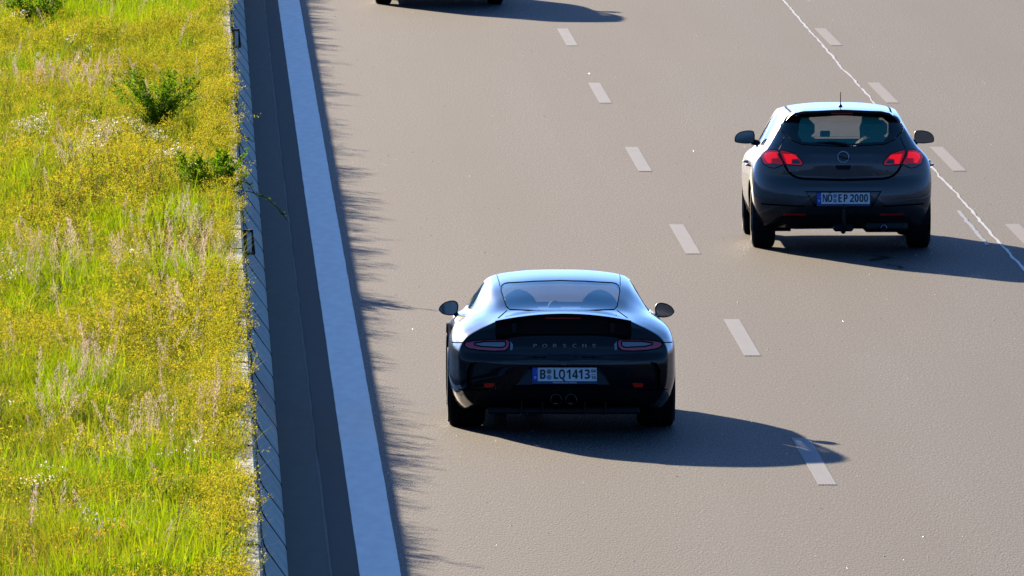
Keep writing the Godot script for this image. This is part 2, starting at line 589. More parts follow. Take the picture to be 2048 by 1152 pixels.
# a body from tapered bones joined smoothly, meshed as surface nets
func flesh(bones: Array, cell: float, k: float) -> Dictionary:
	var lo: Vector3 = bones[0][0]
	var hi: Vector3 = bones[0][0]
	for b in bones:
		var r: float = max(b[2], b[3]) + 0.03
		for e in [b[0], b[1]]:
			lo = lo.min(e - Vector3(r, r, r)); hi = hi.max(e + Vector3(r, r, r))
	var nx := int((hi.x - lo.x) / cell) + 3
	var ny := int((hi.y - lo.y) / cell) + 3
	var nz := int((hi.z - lo.z) / cell) + 3
	var f := PackedFloat32Array()
	f.resize(nx * ny * nz)
	f.fill(1.0)
	for b in bones:
		var a: Vector3 = b[0]
		var ab: Vector3 = b[1] - b[0]
		var l2: float = max(ab.length_squared(), 1e-9)
		var r: float = max(b[2], b[3]) + 0.12
		var mn: Vector3 = (b[0].min(b[1]) - Vector3(r, r, r) - lo) / cell
		var mx: Vector3 = (b[0].max(b[1]) + Vector3(r, r, r) - lo) / cell
		for x in range(max(0, int(mn.x)), min(nx, int(mx.x) + 2)):
			for y in range(max(0, int(mn.y)), min(ny, int(mx.y) + 2)):
				for z in range(max(0, int(mn.z)), min(nz, int(mx.z) + 2)):
					var p := lo + Vector3(x, y, z) * cell
					var t: float = clamp((p - a).dot(ab) / l2, 0.0, 1.0)
					var d: float = (p - a - ab * t).length() - lerp(float(b[2]), float(b[3]), t)
					var i := (x * ny + y) * nz + z
					var h: float = clamp(0.5 + 0.5 * (f[i] - d) / k, 0.0, 1.0)
					f[i] = lerp(f[i], d, h) - k * h * (1.0 - h)
	var at := {}
	var grad := {}
	var offs := [0, nz, ny * nz, ny * nz + nz, 1, nz + 1, ny * nz + 1, ny * nz + nz + 1]
	for x in nx - 1:
		for y in ny - 1:
			for z in nz - 1:
				var i := (x * ny + y) * nz + z
				var neg := 0
				for o in offs:
					if f[i + o] < 0.0: neg += 1
				if neg == 0 or neg == 8: continue
				var sum := Vector3.ZERO
				var c := 0
				for e in [[0, 1], [0, 2], [0, 4], [1, 3], [1, 5], [2, 3], [2, 6], [4, 5], [4, 6], [3, 7], [5, 7], [6, 7]]:
					var va := f[i + offs[e[0]]]
					var vb := f[i + offs[e[1]]]
					if (va < 0.0) != (vb < 0.0):
						var t := va / (va - vb)
						var ca := Vector3((e[0] >> 1) & 1, e[0] & 1, (e[0] >> 2) & 1)
						var cb := Vector3((e[1] >> 1) & 1, e[1] & 1, (e[1] >> 2) & 1)
						sum += ca.lerp(cb, t)
						c += 1
				at[i] = lo + (Vector3(x, y, z) + sum / c) * cell
				grad[i] = Vector3(f[i + ny * nz] - f[i], f[i + nz] - f[i], f[i + 1] - f[i]).normalized()
	var s := soup()
	var st := [ny * nz, nz, 1]
	for i in at:
		for ax in 3:
			var u: int = st[(ax + 1) % 3]
			var v: int = st[(ax + 2) % 3]
			if (f[i] < 0.0) == (f[i + st[ax]] < 0.0): continue
			if not (at.has(i - u) and at.has(i - v) and at.has(i - u - v)): continue
			put(s, at[i], at[i - u], at[i - u - v], grad[i], grad[i - u], grad[i - u - v])
			put(s, at[i], at[i - u - v], at[i - v], grad[i], grad[i - u - v], grad[i - v])
	return s

func seated_person(at: Vector3, label: String, long_hair: bool, top: Material, skin: Material, hair: Material, lean: float) -> void:
	# hip point at the origin, facing -z (down the road), hands towards the wheel
	var o := thing("person", label, "person", at, "people in the cars")
	var V := func(x, y, z): return Vector3(x, y, z)
	var bones := []
	var hip: Vector3 = V.call(0, 0.1, 0)
	var chest: Vector3 = V.call(0, 0.42, 0.1)
	var neck: Vector3 = V.call(0, 0.58, 0.1)
	bones.append([hip, chest, 0.15, 0.155])
	bones.append([V.call(-0.13, 0.47, 0.1), V.call(0.13, 0.47, 0.1), 0.085, 0.085])
	bones.append([V.call(0, 0.5, 0.1), neck, 0.06, 0.05])
	for s in [-1.0, 1.0]:
		bones.append([V.call(s * 0.18, 0.47, 0.1), V.call(s * 0.24, 0.24, -0.05), 0.06, 0.046])
		bones.append([V.call(s * 0.24, 0.24, -0.05), V.call(s * 0.17, 0.3, -0.3), 0.044, 0.032])
		bones.append([V.call(s * 0.17, 0.3, -0.3), V.call(s * 0.14, 0.32, -0.37), 0.034, 0.026])
		bones.append([V.call(s * 0.09, 0.09, -0.02), V.call(s * 0.13, 0.14, -0.44), 0.095, 0.065])
		bones.append([V.call(s * 0.13, 0.14, -0.44), V.call(s * 0.13, -0.16, -0.66), 0.062, 0.042])
		bones.append([V.call(s * 0.13, -0.16, -0.66), V.call(s * 0.13, -0.14, -0.8), 0.045, 0.035])
	obj("body", flesh(bones, 0.022, 0.04), top, o)
	var hc: Vector3 = V.call(lean, 0.715, 0.06)
	var hd := flesh([[hc + V.call(0, 0.03, 0.02), hc + V.call(0, 0.03, -0.02), 0.088, 0.085], [hc + V.call(0, -0.05, -0.03), hc + V.call(0, -0.085, -0.06), 0.065, 0.035], [hc + V.call(0, -0.06, 0.02), neck - V.call(0, 0.02, 0), 0.052, 0.055], [hc + V.call(0, -0.005, -0.1), hc + V.call(0, -0.03, -0.115), 0.011, 0.016],
		[hc + V.call(-0.085, 0, 0), hc + V.call(-0.088, -0.03, 0), 0.014, 0.01], [hc + V.call(0.085, 0, 0), hc + V.call(0.088, -0.03, 0), 0.014, 0.01]], 0.01, 0.015)
	obj("head", hd, skin, o)
	var hb := [[hc + V.call(0, 0.06, 0.03), hc + V.call(0, 0.055, -0.01), 0.088, 0.08], [hc + V.call(0, 0.0, 0.055), hc + V.call(0, -0.04, 0.06), 0.08, 0.06]]
	if long_hair:
		hb.append([hc + V.call(-0.06, -0.02, 0.03), hc + V.call(-0.08, -0.2, 0.05), 0.05, 0.03])
		hb.append([hc + V.call(0.06, -0.02, 0.03), hc + V.call(0.08, -0.2, 0.05), 0.05, 0.03])
		hb.append([hc + V.call(0, -0.04, 0.06), hc + V.call(0, -0.22, 0.09), 0.08, 0.06])
	obj("hair", flesh(hb, 0.012, 0.03), hair, o)

func lining(body: Dictionary, above: float) -> Dictionary:
	# the inside of the roof: the skin's roof set 3 cm lower
	var o := soup()
	for i in range(0, body.p.size(), 3):
		if body.p[i].y > above and body.p[i + 1].y > above and body.p[i + 2].y > above:
			put(o, body.p[i], body.p[i + 1], body.p[i + 2], body.n[i], body.n[i + 1], body.n[i + 2])
	return pushed(o, -0.03)

func sec(z: float, a: Array) -> Array:
	return [z, pg(a)]

# ------------------------------------------------------------------ the black sports car
func make_coupe(at: Vector3) -> void:
	var car := thing("sports_coupe", "glossy black sports coupe with ducktail spoiler driving in the left lane", "car", at)
	var secs := [
		sec(-3.30, [0, .20, .55, .20, .66, .24, .70, .34, .70, .44, .68, .51, .62, .56, .54, .575, .46, .58, .38, .58, .30, .585, .15, .59, 0, .59]),
		sec(-3.08, [0, .16, .66, .16, .78, .21, .83, .36, .84, .50, .82, .58, .76, .655, .66, .675, .56, .655, .48, .645, .38, .64, .2, .64, 0, .64]),
		sec(-2.72, [0, .13, .70, .13, .83, .18, .88, .38, .89, .54, .88, .65, .82, .755, .72, .775, .62, .755, .54, .745, .44, .74, .22, .745, 0, .745]),
		sec(-2.32, [0, .12, .72, .12, .84, .17, .885, .38, .895, .54, .89, .66, .85, .77, .79, .81, .72, .82, .65, .83, .55, .84, .28, .85, 0, .855]),
		sec(-1.95, [0, .12, .72, .12, .84, .17, .875, .38, .88, .55, .88, .67, .86, .77, .82, .82, .755, .86, .685, .945, .58, 1.0, .3, 1.045, 0, 1.055]),
		sec(-1.58, [0, .12, .72, .12, .84, .17, .87, .38, .875, .55, .875, .68, .86, .775, .815, .83, .745, .87, .64, 1.05, .54, 1.125, .28, 1.172, 0, 1.183]),
		sec(-1.22, [0, .12, .72, .12, .84, .17, .87, .38, .88, .55, .875, .68, .86, .78, .81, .84, .74, .88, .615, 1.10, .52, 1.172, .27, 1.207, 0, 1.214]),
		sec(-0.82, [0, .12, .72, .12, .84, .17, .88, .38, .89, .55, .885, .68, .86, .785, .81, .85, .74, .895, .61, 1.10, .515, 1.165, .26, 1.20, 0, 1.207]),
		sec(-0.40, [0, .12, .72, .12, .86, .17, .90, .38, .908, .55, .90, .69, .865, .80, .80, .865, .73, .915, .605, 1.07, .50, 1.128, .25, 1.164, 0, 1.171]),
		sec(0.0, [0, .13, .72, .13, .87, .18, .92, .38, .926, .55, .92, .69, .87, .815, .775, .885, .70, .925, .585, 1.0, .48, 1.05, .24, 1.08, 0, 1.086]),
		sec(0.36, [0, .14, .70, .14, .85, .19, .915, .38, .922, .55, .915, .69, .865, .81, .76, .88, .67, .915, .57, .945, .46, .965, .23, .985, 0, .99]),
		sec(0.62, [0, .16, .66, .16, .82, .21, .89, .38, .90, .55, .895, .68, .845, .79, .73, .86, .635, .895, .55, .92, .44, .94, .22, .963, 0, .967]),
		sec(0.86, [0, .21, .62, .21, .765, .25, .835, .38, .85, .55, .845, .67, .79, .765, .69, .83, .605, .87, .54, .90, .44, .928, .22, .962, 0, .97])]
	var body := loft(secs, [[[.2, .06], [.35, .14], [.5, .12], [.6, .03]], .38, 3.0, .06, 2.0, .7, 12], [[[.20, .08], [.27, .15], [.34, .185], [.44, .205], [.56, .21], [.60, .205], [.63, .165], [.70, .15], [.78, .10], [.86, .05], [.95, .02]], .55, 4.5, .10, 2.6, .85, 34])
	var gaps := soup()
	var paint: Material = M.black_paint
	var r: Array
	# panes
	var rear_pane := pg([-.445, .968, .445, .968, .49, 1.105, .475, 1.135, .43, 1.146, .2, 1.162, 0, 1.167, -.2, 1.162, -.43, 1.146, -.475, 1.135, -.49, 1.105])
	r = inset(body, rounded(rear_pane, 0.02), 0.008, "back", gaps, 0.006, -0.9, 0.9)
	body = r[1]
	obj("rear_window", r[0], M.tinted_veil_glass, car)
	var screen := pg([-.63, .895, .63, .895, .565, 1.06, .50, 1.135, -.50, 1.135, -.565, 1.06])
	r = cut(body, screen, "front", 0.06, -2.6, -1.2)
	body = r[1]
	obj("windscreen", r[0], M.clear_glass, car)
	var door_pane := pg([-1.98, .885, -1.86, .95, -1.60, 1.05, -1.40, 1.10, -1.1, 1.122, -.80, 1.118, -.76, .91, -1.3, .885])
	var quarter := pg([-.70, .915, -.74, 1.112, -.50, 1.08, -.25, 1.03, -.02, .955, -.06, .94, -.3, .925])
	for sd in ["left", "right"]:
		r = cut(body, door_pane, sd, 0.1)
		body = r[1]
		obj("side_window", r[0], M.clear_glass, car)
		r = cut(body, quarter, sd, 0.1)
		body = r[1]
		obj("side_window", r[0], M.tinted_veil_glass, car)
		# wheel arches
		for ax in [Vector2(0, .345), Vector2(-2.457, .335)]:
			r = cut(body, disc(ax, .372, 40), sd, -9.0, -0.98 if sd == "left" else 0.5, -0.5 if sd == "left" else 0.98)
			body = r[1]
		body = groove(body, pg([-.72, .905, -.66, .70, -.62, .5, -.66, .25, -.75, .2]), 0.009, sd, gaps)
		body = groove(body, pg([-1.98, .86, -1.99, .6, -1.95, .25]), 0.009, sd, gaps)
	# shut lines of roof, lid and bumper
	for m in [1.0, -1.0]:
		body = groove(body, pg([.505 * m, -1.42, .505 * m, -.9, .492 * m, -.35]), 0.006, "top", gaps, 0.006)
		body = groove(body, pg([.447 * m, .962, .53 * m, .915]), 0.006, "back", gaps, 0.006)
		body = groove(body, pg([.80 * m, .73, .90 * m, .712]), 0.008, "back", gaps, 0.012, -0.2)
	# under the spoiler: a black well
	var well := pg([-.553, .785, .553, .785, .550, .88, .53, .902, .44, .921, .22, .949, 0, .958, -.22, .949, -.44, .921, -.53, .902, -.550, .88])
	r = cut(body, well, "back", 0.03, 0.7, 1.2)
	body = r[1]
	var w := soup()
	for i in well.size():
		var a := well[i]
		var b := well[(i + 1) % well.size()]
		var za := 0.95 if a.y < .8 else 0.862
		var zb := 0.95 if b.y < .8 else 0.862
		flat(w, Vector3(a.x, a.y, .70), Vector3(b.x, b.y, .70), Vector3(b.x, b.y, zb))
		flat(w, Vector3(a.x, a.y, .70), Vector3(b.x, b.y, zb), Vector3(a.x, a.y, za))
	var ti := Geometry2D.triangulate_polygon(well)
	for i in range(0, ti.size(), 3):
		flat(w, Vector3(well[ti[i]].x, well[ti[i]].y, .70), Vector3(well[ti[i + 1]].x, well[ti[i + 1]].y, .70), Vector3(well[ti[i + 2]].x, well[ti[i + 2]].y, .70))
	var lid := obj("engine_grille", w, M.plastic, car)
	for k in 9:
		obj("grille_slat", box(Vector3(0, .80 + k * .013, .735), Vector3(.74, .006, .03)), M.plastic, lid)
	for x in [-.40, .40]: obj("grille_bracket", box(Vector3(x, .845, .80), Vector3(.05, .09, .08), .008), M.plastic, lid)
	obj("high_brake_lamp", box(Vector3(0, .922, .80), Vector3(.30, .012, .04), .003), M.red_lens, car)
	# spoiler lip
	var lip := soup()
	var pl := []
	for i in 33:
		var x := -.553 + 1.106 * i / 32
		var y: float = .966 - .20 * x * x
		pl.append(Vector3(x, y, .866 + .05 * (1 - pow(abs(x) / .56, 3)) + .02))
	for i in 32:
		var a: Vector3 = pl[i]
		var b: Vector3 = pl[i + 1]
		var back := Vector3(0, .010, -.10)
		quad(lip, a + back, a, b, b + back)
		quad(lip, a, a - Vector3(0, .012, .003), b - Vector3(0, .012, .003), b)
		quad(lip, a - Vector3(0, .012, .003), a + Vector3(0, -.022, -.11), b + Vector3(0, -.022, -.11), b - Vector3(0, .012, .003))
	obj("spoiler", lip, paint, car)
	# lamps
	var lamp := pg([.435, .754, .60, .752, .72, .742, .80, .730, .803, .70, .765, .680, .68, .668, .57, .662, .47, .667, .44, .70])
	var bar := pg([.475, .735, .64, .731, .725, .717, .66, .703, .50, .698, .475, .71])
	var wedge := pg([.41, .715, .432, .742, .432, .67, .415, .675])
	for m in [1.0, -1.0]:
		var lp := lamp if m > 0 else flip(lamp)
		var bp := bar if m > 0 else flip(bar)
		var wp := wedge if m > 0 else flip(wedge)
		r = inset(body, rounded(lp, 0.012), 0.009, "back", gaps, 0.006)
		body = r[1]
		var q := cut(r[0], bp, "back")
		var q2 := cut(q[1], shrunk(bp, -.012), "back")
		var tl := obj("tail_lamp", pushed(q2[1], .004), M.plum_lens, car)
		obj("lamp_bezel", pushed(q2[0], -.004), M.plastic, tl)
		obj("reversing_lamp", pushed(q[0], .002), M.pale_lens, tl)
		r = cut(body, wp, "back")
		body = r[1]
		obj("marker_lens", pushed(r[0], .003), M.pale_lens, tl)
		# vents, reflectors, black valance
		var vent := pg([.70, .575, .755, .565, .785, .50, .785, .36, .745, .355, .742, .46, .725, .54])
		r = cut(body, vent if m > 0 else flip(vent), "back", -0.2)
		body = r[1]
		obj("bumper_vent", pushed(r[0], -.04), M.plastic, car)
		var rf := pg([.557, .405, .645, .402, .643, .37, .572, .37])
		r = cut(body, rf if m > 0 else flip(rf), "back")
		body = r[1]
		obj("rear_reflector", pushed(r[0], .002), M.reflector_red, car)
		body = groove(body, pg([.655 * m, .383, .74 * m, .381]), 0.012, "back", gaps, .02)
		body = groove(body, pg([.60 * m, .352, .85 * m, .342]), 0.010, "back", gaps, .02, -0.3)
		for ax in [Vector2(0, .345), Vector2(-2.457, .335)]:
			obj("wheel_arch", arch_liner(.50 * m, .90 * m, ax, .372), M.plastic, car)
	var valance := pg([-.58, .348, .58, .348, .70, .262, .70, .10, -.70, .10, -.70, .262])
	r = cut(body, valance, "back", -0.3, 0.6, 1.3)
	body = r[1]
	obj("rear_valance", pushed(r[0], -.012), M.plastic, car)
	for x in [-.34, -.17, .17, .34]:
		obj("diffuser_fin", box(Vector3(x, .20, .93), Vector3(.012, .11, .16), .003), M.plastic, car)
	obj("diffuser", box(Vector3(0, .175, .80), Vector3(1.24, .05, .36), .015), M.plastic, car)
	obj("underbody", box(Vector3(0, .20, -.2), Vector3(1.2, .05, 1.4), .01), M.plastic, car)
	for x in [-.062, .058]:
		obj("exhaust_pipe", lathe([[.88, .046], [1.085, .047], [1.088, .044], [1.06, .041], [.9, .041], [.9, .001]], 22, 2, Vector3(x, .272, 0)), M.exhaust, car)
	for x in [-.32, .42]:
		obj("tow_eye", tube([Vector3(x, .165, .9), Vector3(x + .03, .165, .97)], [.012, .012], 6), M.alloy, car)
	# plate recess: a shallow tilted panel
	var rec := pg([-.275, .548, .275, .548, .385, .392, -.385, .392])
	r = cut(body, rec, "back")
	body = r[1]
	var pk := soup()
	var ins := [Vector3(-.285, .538, 1.0), Vector3(.285, .538, 1.0), Vector3(.37, .395, 1.045), Vector3(-.37, .395, 1.045)]
	quad(pk, ins[0], ins[1], ins[2], ins[3])
	for i in 4:
		var a := rec[i]
		var b := rec[(i + 1) % 4]
		var sub := 10
		for j in sub:
			var c := a.lerp(b, float(j) / sub)
			var d := a.lerp(b, float(j + 1) / sub)
			var ci: Vector3 = ins[i].lerp(ins[(i + 1) % 4], float(j) / sub)
			var di: Vector3 = ins[i].lerp(ins[(i + 1) % 4], float(j + 1) / sub)
			var zc: float = 1.064 - .1 * pow(abs(c.x) / .85, 2.6)
			var zd: float = 1.064 - .1 * pow(abs(d.x) / .85, 2.6)
			quad(pk, Vector3(c.x, c.y, zc), Vector3(d.x, d.y, zd), di, ci)
	obj("plate_recess", pk, paint, car)
	number_plate(car, Vector3(.007, .477, 1.05), -0.16, [["B", -.1786, .86], ["L", -.0733, .86], ["Q", -.022, .74], ["1", .0364, .86], ["4", .0847, .84], ["1", .133, .86], ["3", .1834, .86]], [[-.126, .023, M.seal_olive], [-.126, -.023, M.seal_blue]], [["04", .234, .027], ["—", .234, 0.0], ["10", .234, -.027]], "Porsche Zentrum Salzburg", M.holder_blue)
	var xs := [-.234, -.154, -.073, .007, .087, .167, .246]
	for i in 7:
		write_on(car, "lettering", "PORSCHE"[i], Vector3(xs[i], .708, 1.022 - .09 * pow(abs(xs[i]) / .85, 2.6)), .030, 1.5, M.dull_chrome, false, .006)
	obj("body", body, paint, car)
	obj("headliner", lining(body, 1.10), M.upholstery, car)
	obj("panel_gap", gaps, M.gap, car)
	for m in [1.0, -1.0]:
		add_wheel(car, Vector3(.775 * m, .345, 0), .345, .295, .254, m, 10)
		add_wheel(car, Vector3(.775 * m, .335, -2.457), .335, .245, .254, m, 10)
		var ol := smooth_poly(pg([-.083, -.01, -.065, .022, -.025, .05, .03, .062, .066, .05, .08, .018, .073, -.033, .052, -.055, .01, -.063, -.045, -.053, -.075, -.03]), 3)
		if m > 0: ol = flip(ol)
		var arms := [[[Vector3(-.03 * m, -.04, -.02), Vector3(-.075 * m, -.075, -.03), Vector3(-.12 * m, -.12, -.03)], [.012, .011, .014], true], [[Vector3(-.05 * m, -.03, -.05), Vector3(-.10 * m, -.075, -.05), Vector3(-.15 * m, -.11, -.04)], [.010, .009, .012], true]]
		wing_mirror(car, Vector3(.892 * m, .865 + (.008 if m < 0 else -.012), -1.72), ol, .10, paint, arms, .12 * m)
	# cabin
	var cabin := soup()
	join(cabin, box(Vector3(0, .50, -.95), Vector3(1.36, .10, 1.9), .02))
	join(cabin, box(Vector3(0, .84, .12), Vector3(1.02, .04, .52), .015))
	join(cabin, box(Vector3(0, .70, -.16), Vector3(1.16, .38, .08), .02))
	obj("cabin", cabin, M.upholstery, car)
	obj("dashboard", box(Vector3(0, .79, -1.72), Vector3(1.36, .17, .34), .05), M.upholstery, car)
	obj("instrument_hood", ellipsoid(Vector3(-.02, .885, -1.62), Vector3(.055, .055, .10)), M.upholstery, car)
	for x in [-.33, .33]:
		obj("seat", moved(rounded_seat(.36, .62, true), Transform3D(Basis(Vector3.RIGHT, .2), Vector3(x, .45, -.72))), M.upholstery, car)
		obj("seat_cushion", box(Vector3(x, .45, -1.0), Vector3(.46, .14, .5), .05), M.upholstery, car)
	obj("interior_mirror", box(Vector3(0, 1.135, -1.42), Vector3(.24, .055, .03), .012), M.plastic, car)
	var ring := []
	var rad := []
	for k in 25:
		ring.append(Vector3(-.33 + cos(TAU * k / 24) * .17, .80 + sin(TAU * k / 24) * .165, -1.40 - sin(TAU * k / 24) * .06))
		rad.append(.014)
	obj("steering_wheel", tube(ring, rad, 6), M.plastic, car)
	for m in [1.0, -1.0]:
		obj("headlamp", moved(ellipsoid(Vector3.ZERO, Vector3(.11, .10, .10)), Transform3D(Basis.IDENTITY, Vector3(.60 * m, .56, -3.12))), M.pale_lens, car)
	seated_person(at + Vector3(-.33, .205, -1.02), "driver in a dark shirt at the wheel of the black coupe", false, M.cloth_dark, M.skin, M.hair_dark, 0.0)

# ------------------------------------------------------------------ the dark hatchback and its plainer relative
func hatch_secs() -> Array:
	return [
		sec(-3.40, [0, .22, .60, .22, .70, .27, .74, .40, .74, .52, .73, .60, .68, .66, .60, .69, .52, .70, .44, .70, .34, .705, .17, .71, 0, .71]),
		sec(-3.10, [0, .18, .70, .18, .80, .24, .85, .42, .855, .58, .845, .67, .80, .75, .70, .79, .60, .805, .52, .81, .42, .815, .2, .82, 0, .82]),
		sec(-2.68, [0, .17, .72, .17, .83, .23, .88, .42, .89, .60, .885, .71, .85, .80, .77, .855, .67, .88, .58, .885, .46, .89, .23, .90, 0, .90]),
		sec(-2.30, [0, .17, .72, .17, .83, .23, .885, .42, .895, .60, .89, .72, .865, .81, .82, .865, .75, .90, .66, .935, .54, .955, .28, .97, 0, .975]),
		sec(-1.85, [0, .17, .72, .17, .83, .23, .885, .42, .895, .60, .89, .73, .87, .82, .83, .875, .785, .92, .66, 1.12, .56, 1.19, .29, 1.235, 0, 1.245]),
		sec(-1.40, [0, .17, .72, .17, .83, .23, .885, .42, .895, .60, .89, .735, .87, .83, .83, .885, .785, .93, .625, 1.24, .54, 1.315, .28, 1.357, 0, 1.365]),
		sec(-0.90, [0, .17, .72, .17, .83, .23, .885, .42, .895, .60, .89, .74, .87, .84, .83, .895, .78, .94, .615, 1.265, .53, 1.338, .27, 1.377, 0, 1.385]),
		sec(-0.40, [0, .17, .72, .17, .83, .23, .89, .42, .90, .60, .89, .745, .87, .85, .825, .91, .77, .96, .615, 1.255, .53, 1.335, .27, 1.377, 0, 1.386]),
		sec(0.0, [0, .18, .72, .18, .83, .24, .89, .42, .90, .60, .89, .75, .865, .865, .81, .935, .755, .99, .615, 1.235, .53, 1.328, .27, 1.374, 0, 1.383]),
		sec(0.28, [0, .20, .70, .20, .81, .26, .87, .42, .885, .60, .88, .76, .85, .885, .79, .96, .735, 1.02, .605, 1.215, .525, 1.312, .27, 1.363, 0, 1.373])]

func make_hatchback(at: Vector3, label: String, paint: Material, near: bool) -> void:
	var car := thing("hatchback_car", label, "car", at)
	var body := loft(hatch_secs(), [[[.22, .05], [.35, .18], [.5, .2], [.6, .15], [.72, .03]], .45, 3.2, .12, 2.0, .74, 10], [[[.20, .34], [.27, .43], [.36, .515], [.45, .54], [.56, .535], [.62, .525], [.68, .50], [.72, .475], [.85, .475], [.95, .45], [1.02, .40], [1.2, .26], [1.33, .15], [1.40, .08]], .72, 5.0, .16, 2.4, .88, 38])
	var gaps := soup()
	var r: Array
	var pane := pg([-.617, 1.217, -.544, 1.258, -.504, 1.298, -.31, 1.335, 0, 1.35, .31, 1.335, .504, 1.298, .544, 1.258, .617, 1.217, .60, 1.165, .50, 1.075, .40, 1.038, 0, 1.02, -.40, 1.038, -.50, 1.075, -.60, 1.165])
	r = inset(body, rounded(pane, 0.025), 0.009, "back", gaps, 0.006)
	body = r[1]
	var clear := pg([-.42, 1.245, -.40, 1.29, 0, 1.315, .40, 1.29, .455, 1.245, .45, 1.13, .40, 1.065, 0, 1.045, -.40, 1.065, -.44, 1.13])
	var q := cut(r[0], clear, "back")
	var rw := obj("rear_window", q[0], M.green_glass, car)
	obj("window_border", q[1], M.dark_glass, rw)
	r = cut(body, pg([-.64, .99, .64, .99, .565, 1.22, .48, 1.31, -.48, 1.31, -.565, 1.22]), "front", 0.06, -2.6, -1.2)
	body = r[1]
	obj("windscreen", r[0], M.clear_glass, car)
	var panes := [pg([-1.86, .945, -1.70, 1.07, -1.45, 1.20, -1.20, 1.265, -.93, 1.285, -.91, .965]), pg([-.85, .968, -.87, 1.287, -.5, 1.285, -.16, 1.25, -.12, 1.0]), pg([-.06, 1.005, -.10, 1.24, .10, 1.185, .20, 1.12, .16, 1.05])]
	for sd in ["left", "right"]:
		for p in panes:
			r = cut(body, p, sd, 0.1)
			body = r[1]
			obj("side_window", r[0], M.clear_glass, car)
		for ax in [Vector2(0, .32), Vector2(-2.685, .32)]:
			r = cut(body, disc(ax, .352, 40), sd, -9.0, -1.0 if sd == "left" else 0.5, -0.5 if sd == "left" else 1.0)
			body = r[1]
		body = groove(body, pg([-.88, .94, -.88, .30, -.98, .24, -1.7, .24]), .009, sd, gaps)
		body = groove(body, pg([-.10, .985, -.12, .75, -.36, .45, -.42, .26]), .009, sd, gaps)
		body = groove(body, pg([-1.86, .92, -1.88, .6, -1.84, .24]), .009, sd, gaps)
		body = groove(body, pg([.33, .68, .36, .86]), .008, sd, gaps)
	# ditch mouldings along the roof
	for m in [1.0, -1.0]:
		body = groove(body, pg([.505 * m, -1.35, .51 * m, -.6, .49 * m, .20]), .022, "top", gaps, .008)
	# tailgate shut line
	var gate := pg([-.569, 1.107, -.600, 1.03, -.625, .986])
	body = groove(body, gate, .007, "back", gaps, .005)
	body = groove(body, flip(gate), .007, "back", gaps, .005)
	var low := pg([-.577, .842, -.54, .78, -.497, .738, -.45, .718, -.384, .706, 0, .695, .384, .706, .45, .718, .497, .738, .54, .78, .577, .842])
	body = groove(body, low, .022, "back", gaps, .020)
	# lamps
	var outer := pg([-.772, .955, -.719, .979, -.640, .984, -.622, .923, -.577, .848, -.666, .805, -.724, .813, -.777, .845, -.800, .902, -.793, .934])
	var inner := pg([-.625, .984, -.561, .976, -.477, .952, -.425, .908, -.391, .862, -.404, .837, -.562, .842, -.598, .905])
	var glow_o := pg([-.715, .962, -.648, .962, -.634, .903, -.698, .898, -.698, .858, -.735, .852, -.772, .905, -.762, .942])
	var glow_i := pg([-.588, .948, -.470, .938, -.442, .905, -.503, .895, -.508, .852, -.552, .852])
	var clear_i := pg([-.495, .888, -.438, .888, -.416, .853, -.50, .853])
	var amber := pg([-.774, .842, -.666, .853, -.590, .843, -.666, .810, -.724, .818])
	for m in [-1.0, 1.0]:
		for l in [[outer, glow_o, amber, M.amber_lens], [inner, glow_i, clear_i, M.smoke_lens]]:
			var o: PackedVector2Array = l[0] if m < 0 else flip(l[0])
			r = inset(body, rounded(o, 0.010), .008, "back", gaps, 0.005)
			body = r[1]
			var g := cut(r[0], l[1] if m < 0 else flip(l[1]), "back")
			var g2 := cut(g[1], l[2] if m < 0 else flip(l[2]), "back")
			var tl := obj("tail_lamp", pushed(g2[1], .003), M.lit_lens, car)
			obj("lit_lamp_element", pushed(g[0], .001), M.lit_red, tl)
			obj("indicator_lens", pushed(g2[0], .002), l[3], tl)
		var rf := pg([-.592, .364, -.368, .366, -.366, .346, -.586, .343])
		r = cut(body, rf if m < 0 else flip(rf), "back")
		body = r[1]
		obj("rear_reflector", pushed(r[0], .003), M.reflector_red, car)
		body = groove(body, pg([.384 * m, .438, .60 * m, .446, .80 * m, .452]), .014, "back", gaps, .014, -.2)
		for ax in [Vector2(0, .32), Vector2(-2.685, .32)]:
			obj("wheel_arch", arch_liner(.50 * m, .875 * m, ax, .352), M.plastic, car)
		add_wheel(car, Vector3(.765 * m, .318, 0), .318, .225, .205, m, 7)
		add_wheel(car, Vector3(.765 * m, .318, -2.685), .318, .225, .205, m, 7)
	var rec := pg([-.376, .588, .376, .588, .285, .438, -.285, .438])
	r = cut(body, rec, "back")
	body = r[1]
	var pk := pushed(r[0], -.035)
	obj("plate_recess", pk, paint, car)
	var wall := soup()
	for i in 4:
		for j in 12:
			var c := rec[i].lerp(rec[(i + 1) % 4], j / 12.0)
			var d := rec[i].lerp(rec[(i + 1) % 4], (j + 1) / 12.0)
			var zz := []
			for e in [c, d]: zz.append(.815 - .16 * pow(abs(e.x) / .88, 2.4) + (.004 if e.y < .5 else .0))
			quad(wall, Vector3(c.x, c.y, zz[0]), Vector3(d.x, d.y, zz[1]), Vector3(d.x, d.y, zz[1] - .045), Vector3(c.x, c.y, zz[0] - .045))
	obj("recess_rim", wall, M.plastic, car)
	var hd := pg([-.078, .840, .078, .840, .060, .797, -.060, .797])
	r = cut(body, hd, "back")
	body = r[1]
	obj("tailgate_handle", pushed(r[0], -.03), M.plastic, car)
	number_plate(car, Vector3(0, .517, .795), -.10, [["N", -.181, .70], ["Ö", -.133, .70], ["E", -.035, .74], ["P", .02, .78], ["2", .083, .80], ["0", .130, .76], ["0", .177, .76], ["0", .222, .76]] if near else [], [[-.083, .023, M.seal_blue], [-.083, -.023, M.seal_grey]] if near else [], [], "", M.holder_blue)
	obj("body", body, paint, car)
	obj("headliner", lining(body, 1.22), M.upholstery, car)
